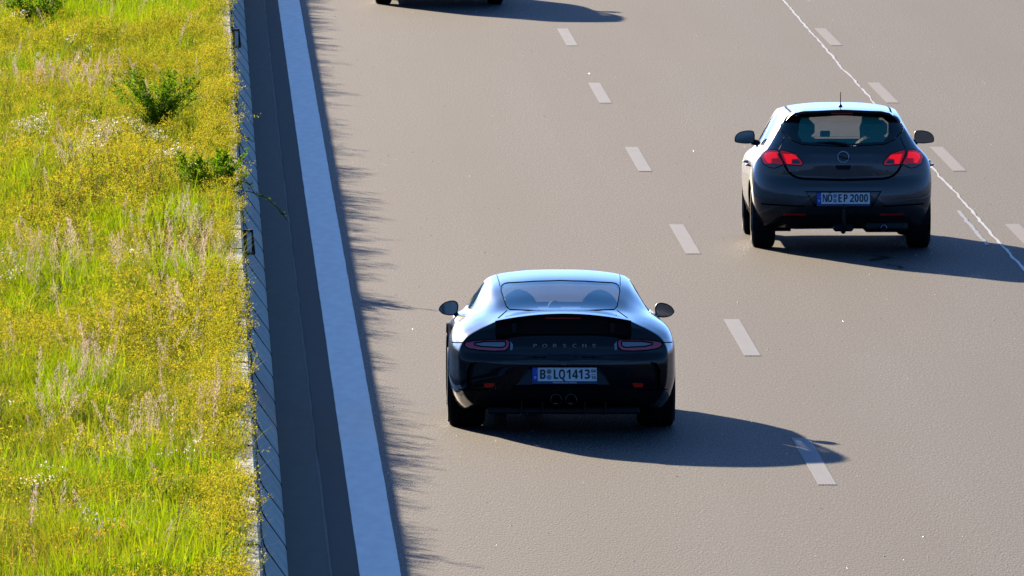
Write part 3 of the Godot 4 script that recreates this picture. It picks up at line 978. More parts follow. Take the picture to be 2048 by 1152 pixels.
	obj("panel_gap", gaps, M.gap, car)
	# roof spoiler
	var sp := soup()
	var top := []
	for i in 41:
		var x := -.55 + 1.10 * i / 40
		var ax: float = abs(x)
		var y: float = curve_at([[0, 1.376], [.375, 1.361], [.47, 1.34], [.52, 1.30], [.55, 1.262]], ax)
		top.append(Vector3(x, y, .475 - .10 * pow(ax / .55, 3)))
	for i in 40:
		var a: Vector3 = top[i]
		var b: Vector3 = top[i + 1]
		var a0 := Vector3(a.x, a.y + .012, a.z - .22)
		var b0 := Vector3(b.x, b.y + .012, b.z - .22)
		var down := Vector3(0, -.026, -.012)
		quad(sp, a0, a, b, b0)
		quad(sp, a, a + down, b + down, b)
		quad(sp, a + down, a0 + Vector3(0, -.05, .05), b0 + Vector3(0, -.05, .05), b + down)
	obj("roof_spoiler", sp, paint, car)
	obj("high_brake_lamp", box(Vector3(0, 1.335, .40), Vector3(.22, .014, .03), .003), M.red_lens, car)
	# aerial, wiper, tow bar, silencer
	var ae := obj("aerial", tube([Vector3(-.005, 1.38, .10), Vector3(-.005, 1.535, .16)], [.006, .004], 6), M.plastic, car)
	obj("aerial_base", ellipsoid(Vector3(-.005, 1.385, .10), Vector3(.022, .03, .045)), M.plastic, ae)
	obj("rear_wiper", tube([Vector3(.04, 1.04, .675), Vector3(-.10, 1.062, .665), Vector3(-.37, 1.052, .61)], [.014, .011, .006], 6), M.plastic, car)
	if near:
		var tb := obj("tow_bar", tube([Vector3(0, .19, .50), Vector3(0, .19, .78), Vector3(0, .22, .87), Vector3(0, .30, .895), Vector3(0, .42, .895)], [.024, .024, .022, .02, .018], 10), M.dark_metal, car)
		obj("tow_ball", ellipsoid(Vector3(0, .437, .895), Vector3(.026, .026, .026)), M.dark_metal, tb)
		obj("tow_socket", box(Vector3(.0, .225, .74), Vector3(.20, .07, .12), .02), M.plastic, car)
		obj("silencer_tip", lathe([[.60, .03], [.74, .03], [.742, .026], [.62, .026]], 14, 2, Vector3(.40, .225, 0)), M.alloy, car)
		# badge: a ring with a lightning bolt
		var ring := []
		var rad := []
		for k in 33:
			ring.append(Vector3(cos(TAU * k / 32) * .054, .921 + sin(TAU * k / 32) * .054, .750))
			rad.append(.0055)
		var bd := obj("badge", tube(ring, rad, 6), M.badge, car)
		obj("badge_bolt", slab(pg([-.068, .930, .018, .930, .002, .917, .068, .914, .068, .907, -.020, .907, .0, .922, -.068, .936]), .735, .758), M.badge, bd)
		write_on(car, "lettering", "ASTRA", Vector3(-.478, .787, .712), .022, 1.25, M.dull_chrome, false, .006)
		write_on(car, "lettering", "CDTI", Vector3(.415, .787, .727), .022, 1.1, M.dull_chrome, false, .006)
	obj("silencer", box(Vector3(.42, .235, .45), Vector3(.45, .13, .22), .04), M.dark_metal, car)
	obj("rear_axle", box(Vector3(0, .26, .05), Vector3(1.2, .09, .10), .03), M.plastic, car)
	for m in [1.0, -1.0]:
		var ol := smooth_poly(pg([-.11, -.03, -.10, .015, -.06, .05, .0, .066, .06, .066, .085, .05, .092, .0, .08, -.055, .0, -.065, -.07, -.058, -.10, -.05]), 3)
		if m > 0: ol = flip(ol)
		wing_mirror(car, Vector3(.885 * m, 1.015, -1.62), ol, .12, paint, [[[Vector3(-.06 * m, -.045, -.03), Vector3(-.13 * m, -.06, -.03)], [.03, .028], false]], .12 * m)
		for z in [-.98, -.22]: obj("door_handle", tube([Vector3(.885 * m, .80, z - .09), Vector3(.918 * m, .805, z - .05), Vector3(.918 * m, .805, z + .06), Vector3(.885 * m, .80, z + .09)], [.012, .013, .013, .012], 6), paint, car)
		obj("headlamp", ellipsoid(Vector3(.62 * m, .66, -3.28), Vector3(.14, .08, .12)), M.pale_lens, car)
	var cabin := soup()
	join(cabin, box(Vector3(0, .38, -.9), Vector3(1.36, .08, 2.3), .02))
	join(cabin, box(Vector3(0, .92, .33), Vector3(1.04, .03, .44), .01))
	join(cabin, box(Vector3(0, .70, .12), Vector3(1.24, .56, .12), .04))
	obj("cabin", cabin, M.upholstery, car)
	obj("dashboard", box(Vector3(0, .90, -1.78), Vector3(1.36, .20, .42), .06), M.upholstery, car)
	for x in [-.36, .36]:
		obj("seat", moved(rounded_seat(.50, .56, false), Transform3D(Basis(Vector3.RIGHT, .25), Vector3(x, .52, -.72))), M.upholstery, car)
		obj("head_rest", box(Vector3(x, 1.145, -.56), Vector3(.25, .17, .10), .045), M.upholstery, car)
		obj("seat_cushion", box(Vector3(x, .50, -1.0), Vector3(.50, .16, .52), .05), M.upholstery, car)
	obj("interior_mirror", box(Vector3(0, 1.27, -1.36), Vector3(.25, .06, .03), .012), M.plastic, car)
	if near:
		obj("phone_holder", box(Vector3(-.09, 1.045, -1.72), Vector3(.10, .06, .02), .006), M.plastic, car)
		seated_person(at + Vector3(-.36, .44, -1.02), "driver in a dark jacket behind the wheel of the grey hatchback", false, M.cloth_dark, M.skin, M.hair_dark, 0.0)
		seated_person(at + Vector3(.36, .44, -1.02), "passenger with long brown hair beside the hatchback's driver", true, M.cloth_dark, M.skin, M.hair_brown, -0.03)

# ------------------------------------------------------------------ vegetation
const PLUMES_AT := [[-1.32, 153.4, 0.33, 4.4], [-0.16, 153.9, 0.48, 5.8], [0.03, 143.0, 0.22, 3.5], [-0.39, 141.5, 0.12, 3.4], [-0.99, 140.7, 0.16, 2.6], [-0.48, 127.5, 0.2, 2.5], [-0.06, 127.2, 0.22, 2.7], [-0.93, 134.3, 0.13, 3.1], [0.2, 133.7, 0.19, 3.0], [-1.18, 130.3, 0.22, 2.2], [-0.72, 125.7, 0.16, 1.8], [-1.12, 172.8, 0.15, 2.8], [-1.53, 193.3, 0.55, 3.2]]
const STALKS_AT := [[-0.14, 154.4, 0.33, 6.3], [-1.12, 153.5, 0.13, 5.3], [-0.88, 164.8, 0.05, 3.1], [-1.07, 165.4, 0.52, 4.6], [-0.81, 200.2, 0.03, 2.3]]
const WHITE_AT := [[-1.82, 179.4, 0.05, 1.4], [-0.95, 178.6, 0.13, 1.6], [-0.46, 178.7, 0.19, 1.4], [-1.34, 164.7, 0.05, 0.8], [-1.26, 171.4, 0.17, 0.8], [0.12, 160.7, 0.13, 1.0], [0.14, 178.9, 0.08, 1.5], [-1.38, 131.9, 0.04, 0.8]]
const GREEN_AT := [[-0.93, 214.0, 1.37, 5.2], [-1.96, 197.9, 0.17, 2.2], [-0.48, 123.4, 0.84, 1.7], [-0.32, 116.9, 0.67, 2.8], [-0.01, 160.8, 0.48, 3.9], [-0.93, 160.7, 0.21, 1.9], [-1.22, 149.5, 0.38, 3.8], [-1.66, 167.9, 0.14, 4.3], [-1.13, 134.0, 0.31, 3.4], [-0.14, 150.5, 0.24, 2.3], [-0.45, 112.3, 0.75, 1.0]]
const YELLOW_AT := [[0.38, 151.8, 0.12, 40.4], [-0.9, 207.2, 1.33, 3.2], [-0.86, 197.3, 1.27, 2.3], [-0.39, 177.4, 0.76, 7.4], [-0.62, 142.4, 0.91, 5.0], [-0.26, 120.7, 0.69, 1.8], [0.14, 130.9, 0.32, 6.5], [-1.06, 164.4, 0.7, 5.6]]
const BROWN_AT := [[-0.64, 113.6, 0.39, 1.0], [-1.04, 115.3, 0.2, 1.5], [-1.64, 190.4, 0.41, 1.7]]
const SOIL := 0.50

func near_patch(list: Array, x: float, d: float) -> float:
	var best := 0.0
	for p in list:
		var e := Vector2((x - p[0]) / p[2], (d - p[1]) / p[3]).length()
		best = max(best, clamp(2.2 - 1.6 * e, 0.0, 1.0))
	return best

func tinted() -> Dictionary:
	return {"p": PackedVector3Array(), "n": PackedVector3Array(), "c": PackedColorArray()}

func leaf(s: Dictionary, a: Vector3, b: Vector3, c: Vector3, col: Color) -> void:
	flat(s, a, b, c)
	for k in 3: s.c.append(col)

func blade(s: Dictionary, base: Vector3, az: float, height: float, lean: float, width: float, col: Color) -> void:
	var dir := Vector3(cos(az), 0, sin(az))
	var side := Vector3(-sin(az), 0, cos(az)) * width / 2
	var prev := base
	var pw := side
	for i in 3:
		var t := (i + 1) / 3.0
		var p = base + dir * lean * t * t + Vector3.UP * height * (t - 0.12 * t * t * lean / max(height, 0.01))
		var w := side * (1.0 - t * t * 0.98)
		leaf(s, prev - pw, prev + pw, p + w, col)
		if i < 2: leaf(s, prev - pw, p + w, p - w, col)
		prev = p
		pw = w

func fleck(s: Dictionary, at: Vector3, size: float, col: Color) -> void:
	var u := Vector3(rng.randfn(), rng.randfn(), rng.randfn()).normalized() * size
	var v := u.cross(Vector3(rng.randfn(), rng.randfn(), rng.randfn()).normalized()).normalized() * size * 0.8
	leaf(s, at - u, at + v, at + u, col)
	leaf(s, at - u, at + u, at - v, col)

func grass_tuft(n: int, h: float, w: float, spread: float, cols: Array) -> Dictionary:
	var s := tinted()
	for i in n:
		var a := rng.randf() * TAU
		var r := sqrt(rng.randf()) * spread
		var hh := h * rng.randf_range(0.55, 1.1)
		blade(s, Vector3(cos(a) * r, 0, sin(a) * r), rng.randf() * TAU, hh, hh * rng.randf_range(0.15, 0.75), w * rng.randf_range(0.7, 1.3), cols[rng.randi() % cols.size()])
	return s

func flower_plant(stems: int, h: float, flowers: int, petal: Color, green: Color) -> Dictionary:
	var s := tinted()
	for i in stems:
		var a := rng.randf() * TAU
		var hh := h * rng.randf_range(0.7, 1.1)
		var top := Vector3(cos(a), 0, sin(a)) * hh * rng.randf_range(0.1, 0.45) + Vector3.UP * hh
		blade(s, Vector3.ZERO, a, hh, Vector2(top.x, top.z).length(), 0.007, green * 0.9)
		for k in 12:
			var t := rng.randf_range(0.15, 0.95)
			var p := Vector3(top.x * t * t, hh * t, top.z * t * t)
			blade(s, p, rng.randf() * TAU, 0.035, 0.045, 0.011, green * rng.randf_range(0.8, 1.25))
		for k in 5:
			var b := rng.randf() * TAU
			var tip := top + Vector3(cos(b), rng.randf_range(-0.3, 0.9), sin(b)) * 0.06
			blade(s, top - Vector3(0, 0.05, 0), b, 0.06, 0.04, 0.005, green)
			for f in flowers: fleck(s, tip + Vector3(rng.randfn(), rng.randfn() * 0.6, rng.randfn()) * 0.020, rng.randf_range(0.004, 0.008), petal * rng.randf_range(0.75, 1.2))
	return s

func plume(h: float, col: Color) -> Dictionary:
	var s := tinted()
	var a := rng.randf() * TAU
	var ln := h * rng.randf_range(0.1, 0.35)
	blade(s, Vector3.ZERO, a, h, ln, 0.006, Color(0.24, 0.20, 0.09))
	for k in 130:
		var t := rng.randf_range(0.55, 1.0)
		var p := Vector3(cos(a) * ln * t * t, h * t, sin(a) * ln * t * t)
		var b := rng.randf() * TAU
		var w: float = 0.038 * sin(PI * clamp((t - 0.5) / 0.52, 0.05, 1.0)) + 0.006
		var q := p + Vector3(cos(b), 0.0, sin(b)) * w * rng.randf() + Vector3.UP * rng.randf_range(0.0, 0.03)
		var e := Vector3(rng.randfn() * 0.4, 1.0, rng.randfn() * 0.4).normalized() * 0.015
		var f := Vector3(-sin(b), 0, cos(b)) * 0.0028
		leaf(s, q - f, q + f, q + e, col * rng.randf_range(0.75, 1.2))
	for k in 3: blade(s, Vector3(rng.randfn() * 0.02, 0, rng.randfn() * 0.02), rng.randf() * TAU, h * 0.55, h * 0.3, 0.007, Color(0.17, 0.19, 0.03))
	return s

func dry_stalk(h: float) -> Dictionary:
	var s := tinted()
	var col := Color(0.10, 0.055, 0.03)
	var a := rng.randf() * TAU
	blade(s, Vector3.ZERO, a, h, h * 0.2, 0.008, col)
	for k in 60:
		var t := rng.randf_range(0.45, 1.0)
		fleck(s, Vector3(cos(a) * h * 0.2 * t * t, h * t, sin(a) * h * 0.2 * t * t) + Vector3(rng.randfn(), 0, rng.randfn()) * 0.006, 0.006, col * rng.randf_range(0.8, 1.6))
	return s

func scatter(called: String, meshes: Array, spots: Array, m: Material, label: String, category: String) -> void:
	# spots: [mesh number, place, turn, size, tint]
	var root := Node3D.new()
	var per := []
	for i in meshes.size(): per.append([])
	for s in spots: per[s[0]].append(s)
	root.name = numbered(called)
	tag(root, label, category, "", "stuff")
	add_child(root)
	for i in meshes.size():
		var mm := MultiMesh.new()
		mm.transform_format = MultiMesh.TRANSFORM_3D
		mm.use_colors = true
		mm.mesh = to_mesh(meshes[i])
		mm.instance_count = per[i].size()
		for k in per[i].size():
			var s: Array = per[i][k]
			var b := Basis(Vector3.UP, s[2]).scaled(Vector3(s[3], s[3] * s[5], s[3]))
			b = Basis(Vector3(1, 0, 0).rotated(Vector3.UP, s[2] * 3.0), s[6]) * b
			mm.set_instance_transform(k, Transform3D(b, s[1]))
			mm.set_instance_color(k, s[4])
		var o := MultiMeshInstance3D.new()
		o.name = called
		o.multimesh = mm
		o.material_override = m
		root.add_child(o, true)

func barrier_x(d: float) -> float:
	return 0.70 + 0.05 * clamp((d - 125.0) / 118.0, 0.0, 1.2)

func soil_y(x: float, d: float) -> float:
	return SOIL + 0.05 * sin(d * 0.35 + x) + 0.04 * sin(d * 0.13 + 2.0 * x)

func shrub(called: String, at: Vector3, label: String, stems: int, h: float, spread: float, leaves: int, size: float, trails: Array) -> void:
	var o := thing(called, label, "shrub", at)
	var wood := soup()
	var fol := tinted()
	var g := [Color(0.17, 0.33, 0.008), Color(0.24, 0.41, 0.01), Color(0.11, 0.24, 0.01)]
	for i in stems:
		var a := TAU * i / stems + rng.randf() * 0.5
		var tip := Vector3(cos(a) * spread * rng.randf_range(0.3, 1.0), h * rng.randf_range(0.55, 1.05), sin(a) * spread * rng.randf_range(0.3, 1.0))
		var path := []
		var rad := []
		for k in 5:
			var t := k / 4.0
			path.append(Vector3(tip.x * t * (0.4 + 0.6 * t), tip.y * t, tip.z * t * (0.4 + 0.6 * t)) + Vector3(rng.randfn(), 0, rng.randfn()) * 0.012 * t)
			rad.append(0.006 * (1.1 - t))
		join(wood, tube(path, rad, 4))
		for k in leaves:
			var t := pow(rng.randf(), 0.8)
			var f := t * 4.0
			var j: int = min(3, int(f))
			var p: Vector3 = path[j].lerp(path[j + 1], f - j)
			var r := 0.09 * (1.0 - 0.75 * t)
			p += Vector3(rng.randfn(), rng.randfn() * 0.6, rng.randfn()) * r * 0.6
			blade(fol, p, rng.randf() * TAU, size * rng.randf_range(0.2, 1.0), size * rng.randf_range(0.6, 1.2), size * 0.55, g[rng.randi() % 3] * rng.randf_range(0.7, 1.3))
	for tr in trails:
		var rad := []
		for k in tr.size(): rad.append(0.004)
		join(wood, tube(tr, rad, 4))
		for k in 60:
			var f = rng.randf() * (tr.size() - 1)
			var j: int = min(tr.size() - 2, int(f))
			var p: Vector3 = tr[j].lerp(tr[j + 1], f - j) + Vector3(rng.randfn(), rng.randfn(), rng.randfn()) * 0.012
			blade(fol, p, rng.randf() * TAU, size * 0.5, size * 0.8, size * 0.55, Color(0.08, 0.16, 0.02))
	obj("stem", wood, M.bark, o)
	obj("foliage", fol, M.leaf, o)

func meadow() -> void:
	rng.seed = 77
	var noise := FastNoiseLite.new()
	noise.seed = 5
	noise.frequency = 0.6
	# soil
	var s := soup()
	var nd := 160
	var xs := [-9.0, -5.0, -3.0, -2.2, -1.5, -0.9, -0.4, 0.0, 0.19]
	for i in nd:
		var d0 := NEAR_D - 4 + (FAR_D + 30 - NEAR_D) * i / nd
		var d1 := NEAR_D - 4 + (FAR_D + 30 - NEAR_D) * (i + 1) / nd
		for j in xs.size() - 1:
			var a := Vector3(xs[j], soil_y(xs[j], d0), -d0)
			var b := Vector3(xs[j], soil_y(xs[j], d1), -d1)
			var c := Vector3(xs[j + 1], soil_y(xs[j + 1], d1), -d1)
			var e := Vector3(xs[j + 1], soil_y(xs[j + 1], d0), -d0)
			quad(s, a, b, c, e)
	var so := obj("median_soil", s, M.soil, self)
	tag(so, "dry earth of the raised median under the grass", "soil", "", "structure")
	var greens := [Color(0.22, 0.33, 0.010), Color(0.31, 0.38, 0.012), Color(0.38, 0.41, 0.018), Color(0.38, 0.35, 0.05)]
	var tufts := []
	for i in 5: tufts.append(grass_tuft(22, 0.34, 0.008, 0.09, greens))
	var lush := []
	for i in 4: lush.append(grass_tuft(20, 0.46, 0.013, 0.09, [Color(0.25, 0.41, 0.005), Color(0.33, 0.47, 0.006), Color(0.38, 0.47, 0.008)]))
	var yel := []
	for i in 5: yel.append(flower_plant(4, 0.40, 9, Color(0.46, 0.41, 0.025), Color(0.31, 0.37, 0.02)))
	var plumes := []
	for i in 4: plumes.append(plume(0.54, Color(0.54, 0.44, 0.34)))
	var stalks := []
	for i in 3: stalks.append(dry_stalk(0.55))
	var whites := []
	for i in 3: whites.append(flower_plant(3, 0.42, 6, Color(0.75, 0.75, 0.68), Color(0.14, 0.18, 0.03)))
	var spots := {"t": [], "l": [], "y": [], "p": [], "s": [], "w": []}
	var d := NEAR_D
	var cells := 0
	while d < FAR_D:
		var step := 0.5
		var x := -4.2
		while x < 0.30:
			var thin := 1.0 if x > -2.9 else 0.45
			var lushness := near_patch(GREEN_AT, x, d)
			var gold := near_patch(YELLOW_AT, x, d)
			var brown := near_patch(BROWN_AT, x, d)
			var nz := noise.get_noise_2d(x * 2.0, d * 0.7)
			var area := step * 0.3
			var edge := clampf((x - 0.05) / 0.25, 0.0, 1.0)
			var tone := 1.0 + 0.25 * noise.get_noise_2d(x * 1.3 + 50, d * 0.4)
			var clear := 1.0 - 0.75 * near_patch([[0.2, 163.5, 0.25, 5.0], [-0.34, 181.5, 0.40, 5.0], [-1.95, 210.0, 0.4, 4.0]], x, d)
			thin *= clear
			var warm := Color(tone * (1.0 + 0.10 * brown), tone * (1.0 - 0.12 * brown), tone * (1.0 + 0.5 * brown))
			var places := [["t", (85.0 - 15 * gold) * thin, 5], ["l", max(0.0, (0.05 + 1.0 * lushness + 0.3 * nz)) * 48.0 * thin, 4], ["y", clampf(0.15 + 0.6 * gold - 0.6 * lushness + 0.8 * nz, 0.02, 1.0) * 21.0 * thin, 5],
				["p", max(0.0, near_patch(PLUMES_AT, x, d) * 13.0 * (0.5 + 1.6 * max(0.0, nz)) + 0.25) * thin, 4], ["s", (near_patch(STALKS_AT, x, d) * 11.0 + 0.25) * thin, 3], ["w", (near_patch(WHITE_AT, x, d) * 9.0 + 0.12 + 0.4 * max(0.0, nz)) * thin, 3]]
			for pl in places:
				var n: float = pl[1] * area
				var c := int(n) + (1 if rng.randf() < n - int(n) else 0)
				for k in c:
					var px := x + rng.randf() * 0.3
					var pd := d + rng.randf() * step
					if px > barrier_x(pd) - 0.42: continue
					var sz := rng.randf_range(0.75, 1.25)
					var tall := rng.randf_range(0.8, 1.15) * (1.0 + 0.25 * noise.get_noise_2d(px * 0.8 + 9, pd * 0.25))
					spots[pl[0]].append([rng.randi() % pl[2], Vector3(px, soil_y(px, pd) - 0.02, -pd), rng.randf() * TAU, sz, warm * rng.randf_range(0.85, 1.15), tall, rng.randfn() * 0.10])
			x += 0.3
		d += step
	# plants leaning over the edge of the barrier
	d = NEAR_D
	while d < FAR_D:
		var bx := barrier_x(d) - 0.37
		var dens := 0.52 + 1.0 * noise.get_noise_2d(3.0, d * 0.8)
		if rng.randf() < dens:
			var clump := 1.0 + 0.45 * noise.get_noise_2d(40.0, d * 0.22)
			var low := 0.75 if (d > 148.0 and d < 160.6) or (d > 196.0 and d < 210.8) else 1.0
			spots.y.append([rng.randi() % 5, Vector3(bx - rng.randf() * 0.12, SOIL + 0.10, -d), rng.randf() * TAU, low * rng.randf_range(0.8, 1.15), Color(1, 1, 1) * rng.randf_range(0.85, 1.15), clump * rng.randf_range(0.7, 1.05), rng.randfn() * 0.14])
			spots.t.append([rng.randi() % 5, Vector3(bx - rng.randf() * 0.1, SOIL + 0.10, -d - 0.1), rng.randf() * TAU, rng.randf_range(0.8, 1.2), Color(1, 1, 1) * rng.randf_range(0.85, 1.15), rng.randf_range(0.8, 1.2), rng.randfn() * 0.14])
		d += 0.075
	print("plants ", spots.t.size(), " ", spots.l.size(), " ", spots.y.size(), " ", spots.p.size(), " ", spots.s.size(), " ", spots.w.size())
	scatter("grass", tufts, spots.t, M.leaf, "fine yellowish grass covering the median behind the concrete barrier", "grass")
	scatter("lush_grass", lush, spots.l, M.leaf, "bright green broad bladed grass in patches on the median", "grass")
	scatter("yellow_flowers", yel, spots.y, M.leaf, "small yellow wildflowers spread over the median and barrier edge", "flowers")
	scatter("reed_grass", plumes, spots.p, M.leaf, "pinkish brown feathery grass plumes standing in the meadow", "grass")
	scatter("dry_stalks", stalks, spots.s, M.leaf, "thin dark brown dried stalks standing among the meadow grass", "plants")
	scatter("white_flowers", whites, spots.w, M.leaf, "small white wildflowers dotted in patches through the meadow", "flowers")
	shrub("leafy_bush", Vector3(-0.33, SOIL, -185.0), "dense green leafy bush standing up from the meadow grass", 52, 0.76, 0.62, 110, 0.036, [])
	shrub("leafy_bush", Vector3(-1.02, SOIL, -184.0), "small low green sprig left of the dense leafy bush", 10, 0.52, 0.30, 70, 0.034, [])
	shrub("trailing_bush", Vector3(0.21, SOIL, -166.5), "low green bush trailing a long shoot over the concrete barrier", 46, 0.70, 0.40, 120, 0.044, [
		[Vector3.ZERO, Vector3(0.1, 0.2, 0.5), Vector3(0.35, 0.36, 0.8), Vector3(0.52, 0.30, 0.9), Vector3(0.64, 0.20, 1.0), Vector3(0.71, 0.10, 1.05)], [Vector3.ZERO, Vector3(0.1, 0.3, 0), Vector3(0.3, 0.42, 0), Vector3(0.38, 0.38, 0)]])
	shrub("trailing_bush", Vector3(0.24, SOIL, -179.5), "thin green shoot hanging over the barrier beyond the trailing bush", 4, 0.40, 0.2, 30, 0.03, [[Vector3.ZERO, Vector3(0.05, 0.2, 0), Vector3(0.25, 0.34, 0.1), Vector3(0.42, 0.24, 0.2)], [Vector3.ZERO, Vector3(0.05, 0.12, 0.3), Vector3(0.22, 0.2, 0.7), Vector3(0.36, 0.04, 0.8)]])
	shrub("leafy_bush", Vector3(-1.95, SOIL, -214.0), "dark green bush at the far top left of the median", 34, 0.70, 0.60, 110, 0.045, [])

# ------------------------------------------------------------------ road, barrier
func ribbon(x0: Callable, x1: Callable, y: float, d0: float, d1: float, step: float) -> Dictionary:
	var s := soup()
	var d := d0
	while d < d1 - 0.001:
		var e: float = min(d + step, d1)
		quad(s, Vector3(x0.call(d), y, -d), Vector3(x0.call(e), y, -e), Vector3(x1.call(e), y, -e), Vector3(x1.call(d), y, -d))
		d = e
	return s

func structure(called: String, t: Dictionary, m: Material, label: String, category: String) -> MeshInstance3D:
	var o := obj(called, t, m, self)
	tag(o, label, category, "", "structure")
	return o

func make_road() -> void:
	rng.seed = 21
	structure("ground", ribbon(func(_d): return -420.0, func(_d): return 420.0, -0.03, -200.0, 900.0, 1100.0), M.soil, "flat land on both sides of the motorway", "ground")
	# carriageway with its own coordinates so that grain and wear can be laid along it
	var st := SurfaceTool.new()
	st.begin(Mesh.PRIMITIVE_TRIANGLES)
	var xa := 1.03
	var xb := 15.0
	for q in [[xa, 20.0], [xb, 420.0], [xb, 20.0], [xa, 20.0], [xa, 420.0], [xb, 420.0]]:
		st.set_normal(Vector3.UP)
		st.set_uv(Vector2(q[0] / 2.6, q[1] / 26.0))
		st.set_uv2(Vector2((q[0] - xa) / (xb - xa), (q[1] - 20.0) / 400.0 * 6.0))
		st.add_vertex(Vector3(q[0], 0, -q[1]))
	var road := MeshInstance3D.new()
	road.name = "road"
	road.mesh = st.commit()
	road.material_override = M.asphalt
	add_child(road)
	tag(road, "grey asphalt carriageway of the motorway", "road", "", "structure")
	structure("gutter", ribbon(func(d): return barrier_x(d) - 0.6, func(d): return 1.005 + 0.03 * clamp((d - 200.0) / 45.0, 0.0, 1.0), 0.014, 20.0, 420.0, 10.0), M.gutter, "concrete gutter strip between barrier and asphalt", "gutter")
	structure("channel_strip", ribbon(func(d): return 1.02 + 0.03 * clamp((d - 200.0) / 45.0, 0.0, 1.0), func(_d): return 1.23, 0.003, 20.0, 420.0, 10.0), M.fresh_asphalt, "narrow strip of darker asphalt between gutter and edge line", "road")
	var jn := FastNoiseLite.new()
	jn.frequency = 0.25
	structure("gutter_joint", ribbon(func(d): return 1.002 + 0.03 * clamp((d - 200.0) / 45.0, 0.0, 1.0) + 0.008 * jn.get_noise_1d(d), func(d): return 1.017 + 0.03 * clamp((d - 200.0) / 45.0, 0.0, 1.0) + 0.010 * jn.get_noise_1d(d + 70), 0.016, 100.0, 300.0, 0.4), M.joint, "pale sealed joint between gutter and asphalt", "joint")
	structure("edge_line", ribbon(func(d): return 1.215 + 0.012 * clamp((d - 190.0) / 50.0, 0.0, 1.0) + 0.003 * jn.get_noise_1d(d * 2), func(d): return 1.510 + 0.014 * clamp((d - 190.0) / 50.0, 0.0, 1.0) + 0.004 * jn.get_noise_1d(d * 2 + 40), 0.005, 20.0, 420.0, 0.7), M.line_paint, "broad white edge line beside the gutter", "road marking")
	structure("outer_edge_line", ribbon(func(_d): return 11.75, func(_d): return 12.05, 0.005, 20.0, 420.0, 10.0), M.line_paint, "white edge line at the far right of the lanes", "road marking")
	var dn := 0
	for lane in [4.93, 8.33]:
		for k in 8:
			var dc := 119.9 + 18.0 * k
			# worn paint laid in narrow ridges
			var t := soup()
			for j in 6:
				var x0: float = lane - 0.072 + 0.024 * j
				join(t, ribbon(func(_d): return x0, func(_d): return x0 + 0.0165, 0.0055, dc - 3.0, dc + 3.0, 6.0))
			join(t, ribbon(func(_d): return lane - 0.073, func(_d): return lane + 0.073, 0.0035, dc - 3.0, dc + 3.0, 6.0))
			var o := obj("lane_dash", t, M.dash_paint if lane < 6.0 else M.worn_paint, self)
			tag(o, "worn white lane dash on the %s dashed line, %s" % ["nearer" if lane < 6 else "farther", ["just below the frame", "first in view from the camera", "second from the camera", "third from the camera", "fourth from the camera", "fifth from the camera", "sixth from the camera", "last at the top edge"][k]], "road marking", "dashed lane markings", "structure")
			dn += 1
	# white sealed crack wandering along the second lane line
	var cn := FastNoiseLite.new()
	cn.frequency = 0.09
	cn.seed = 4
	var mid := func(d: float) -> float: return 8.005 + 0.18 * clamp((d - 160.0) / 80.0, 0.0, 1.2) + 0.04 * cn.get_noise_1d(d) + 0.012 * cn.get_noise_1d(d * 7.0)
	structure("white_seam", ribbon(func(d): return mid.call(d) - 0.014 - 0.014 * cn.get_noise_1d(d * 9.0 + 300), func(d): return mid.call(d) + 0.014 + 0.015 * cn.get_noise_1d(d * 8.0 + 900), 0.006, 100.0, 300.0, 0.3), M.seam_paint, "wavering thin white seam along the farther dashed line", "road marking")
	structure("seam_smear", ribbon(func(d): return mid.call(d) - 0.155 - 0.01 * cn.get_noise_1d(d * 20.0), func(d): return mid.call(d) - 0.115 + 0.014 * cn.get_noise_1d(d * 17.0 + 50), 0.0055, 172.6, 179.8, 0.25), M.seam_worn, "short faded white smear beside the thin seam", "road marking")
	# a tarred crack behind the hatchback
	var cp := [Vector2(6.66, 170.5), Vector2(6.82, 170.2), Vector2(6.60, 169.6), Vector2(6.72, 168.9), Vector2(6.86, 168.4), Vector2(6.84, 168.1)]
	var ct := soup()
	for i in cp.size() - 1:
		var a: Vector2 = cp[i]
		var b: Vector2 = cp[i + 1]
		quad(ct, Vector3(a.x - 0.02, 0.004, -a.y - 0.12), Vector3(b.x - 0.02, 0.004, -b.y - 0.12), Vector3(b.x + 0.02, 0.004, -b.y + 0.12), Vector3(a.x + 0.02, 0.004, -a.y + 0.12))
	structure("tar_crack", ct, M.tar, "short dark zigzag crack in the hatchback's shadow", "crack")
	# bright quartz chips in the surface
	var chip := tinted()
	join(chip, ellipsoid(Vector3.ZERO, Vector3(1, 0.7, 1), 7, 5))
	for i in chip.p.size(): chip.c.append(Color.WHITE)
	var spots := []
	for i in 2200:
		spots.append([0, Vector3(rng.randf_range(1.1, 11.6), 0.0005, -rng.randf_range(112.0, 250.0)), rng.randf() * TAU, 0.0035 + 0.006 * pow(rng.randf(), 4.0), Color.WHITE, 0.7, rng.randfn() * 0.3])
	scatter("quartz_chips", [chip], spots, M.quartz, "tiny glittering pale stones scattered in the asphalt", "stones")

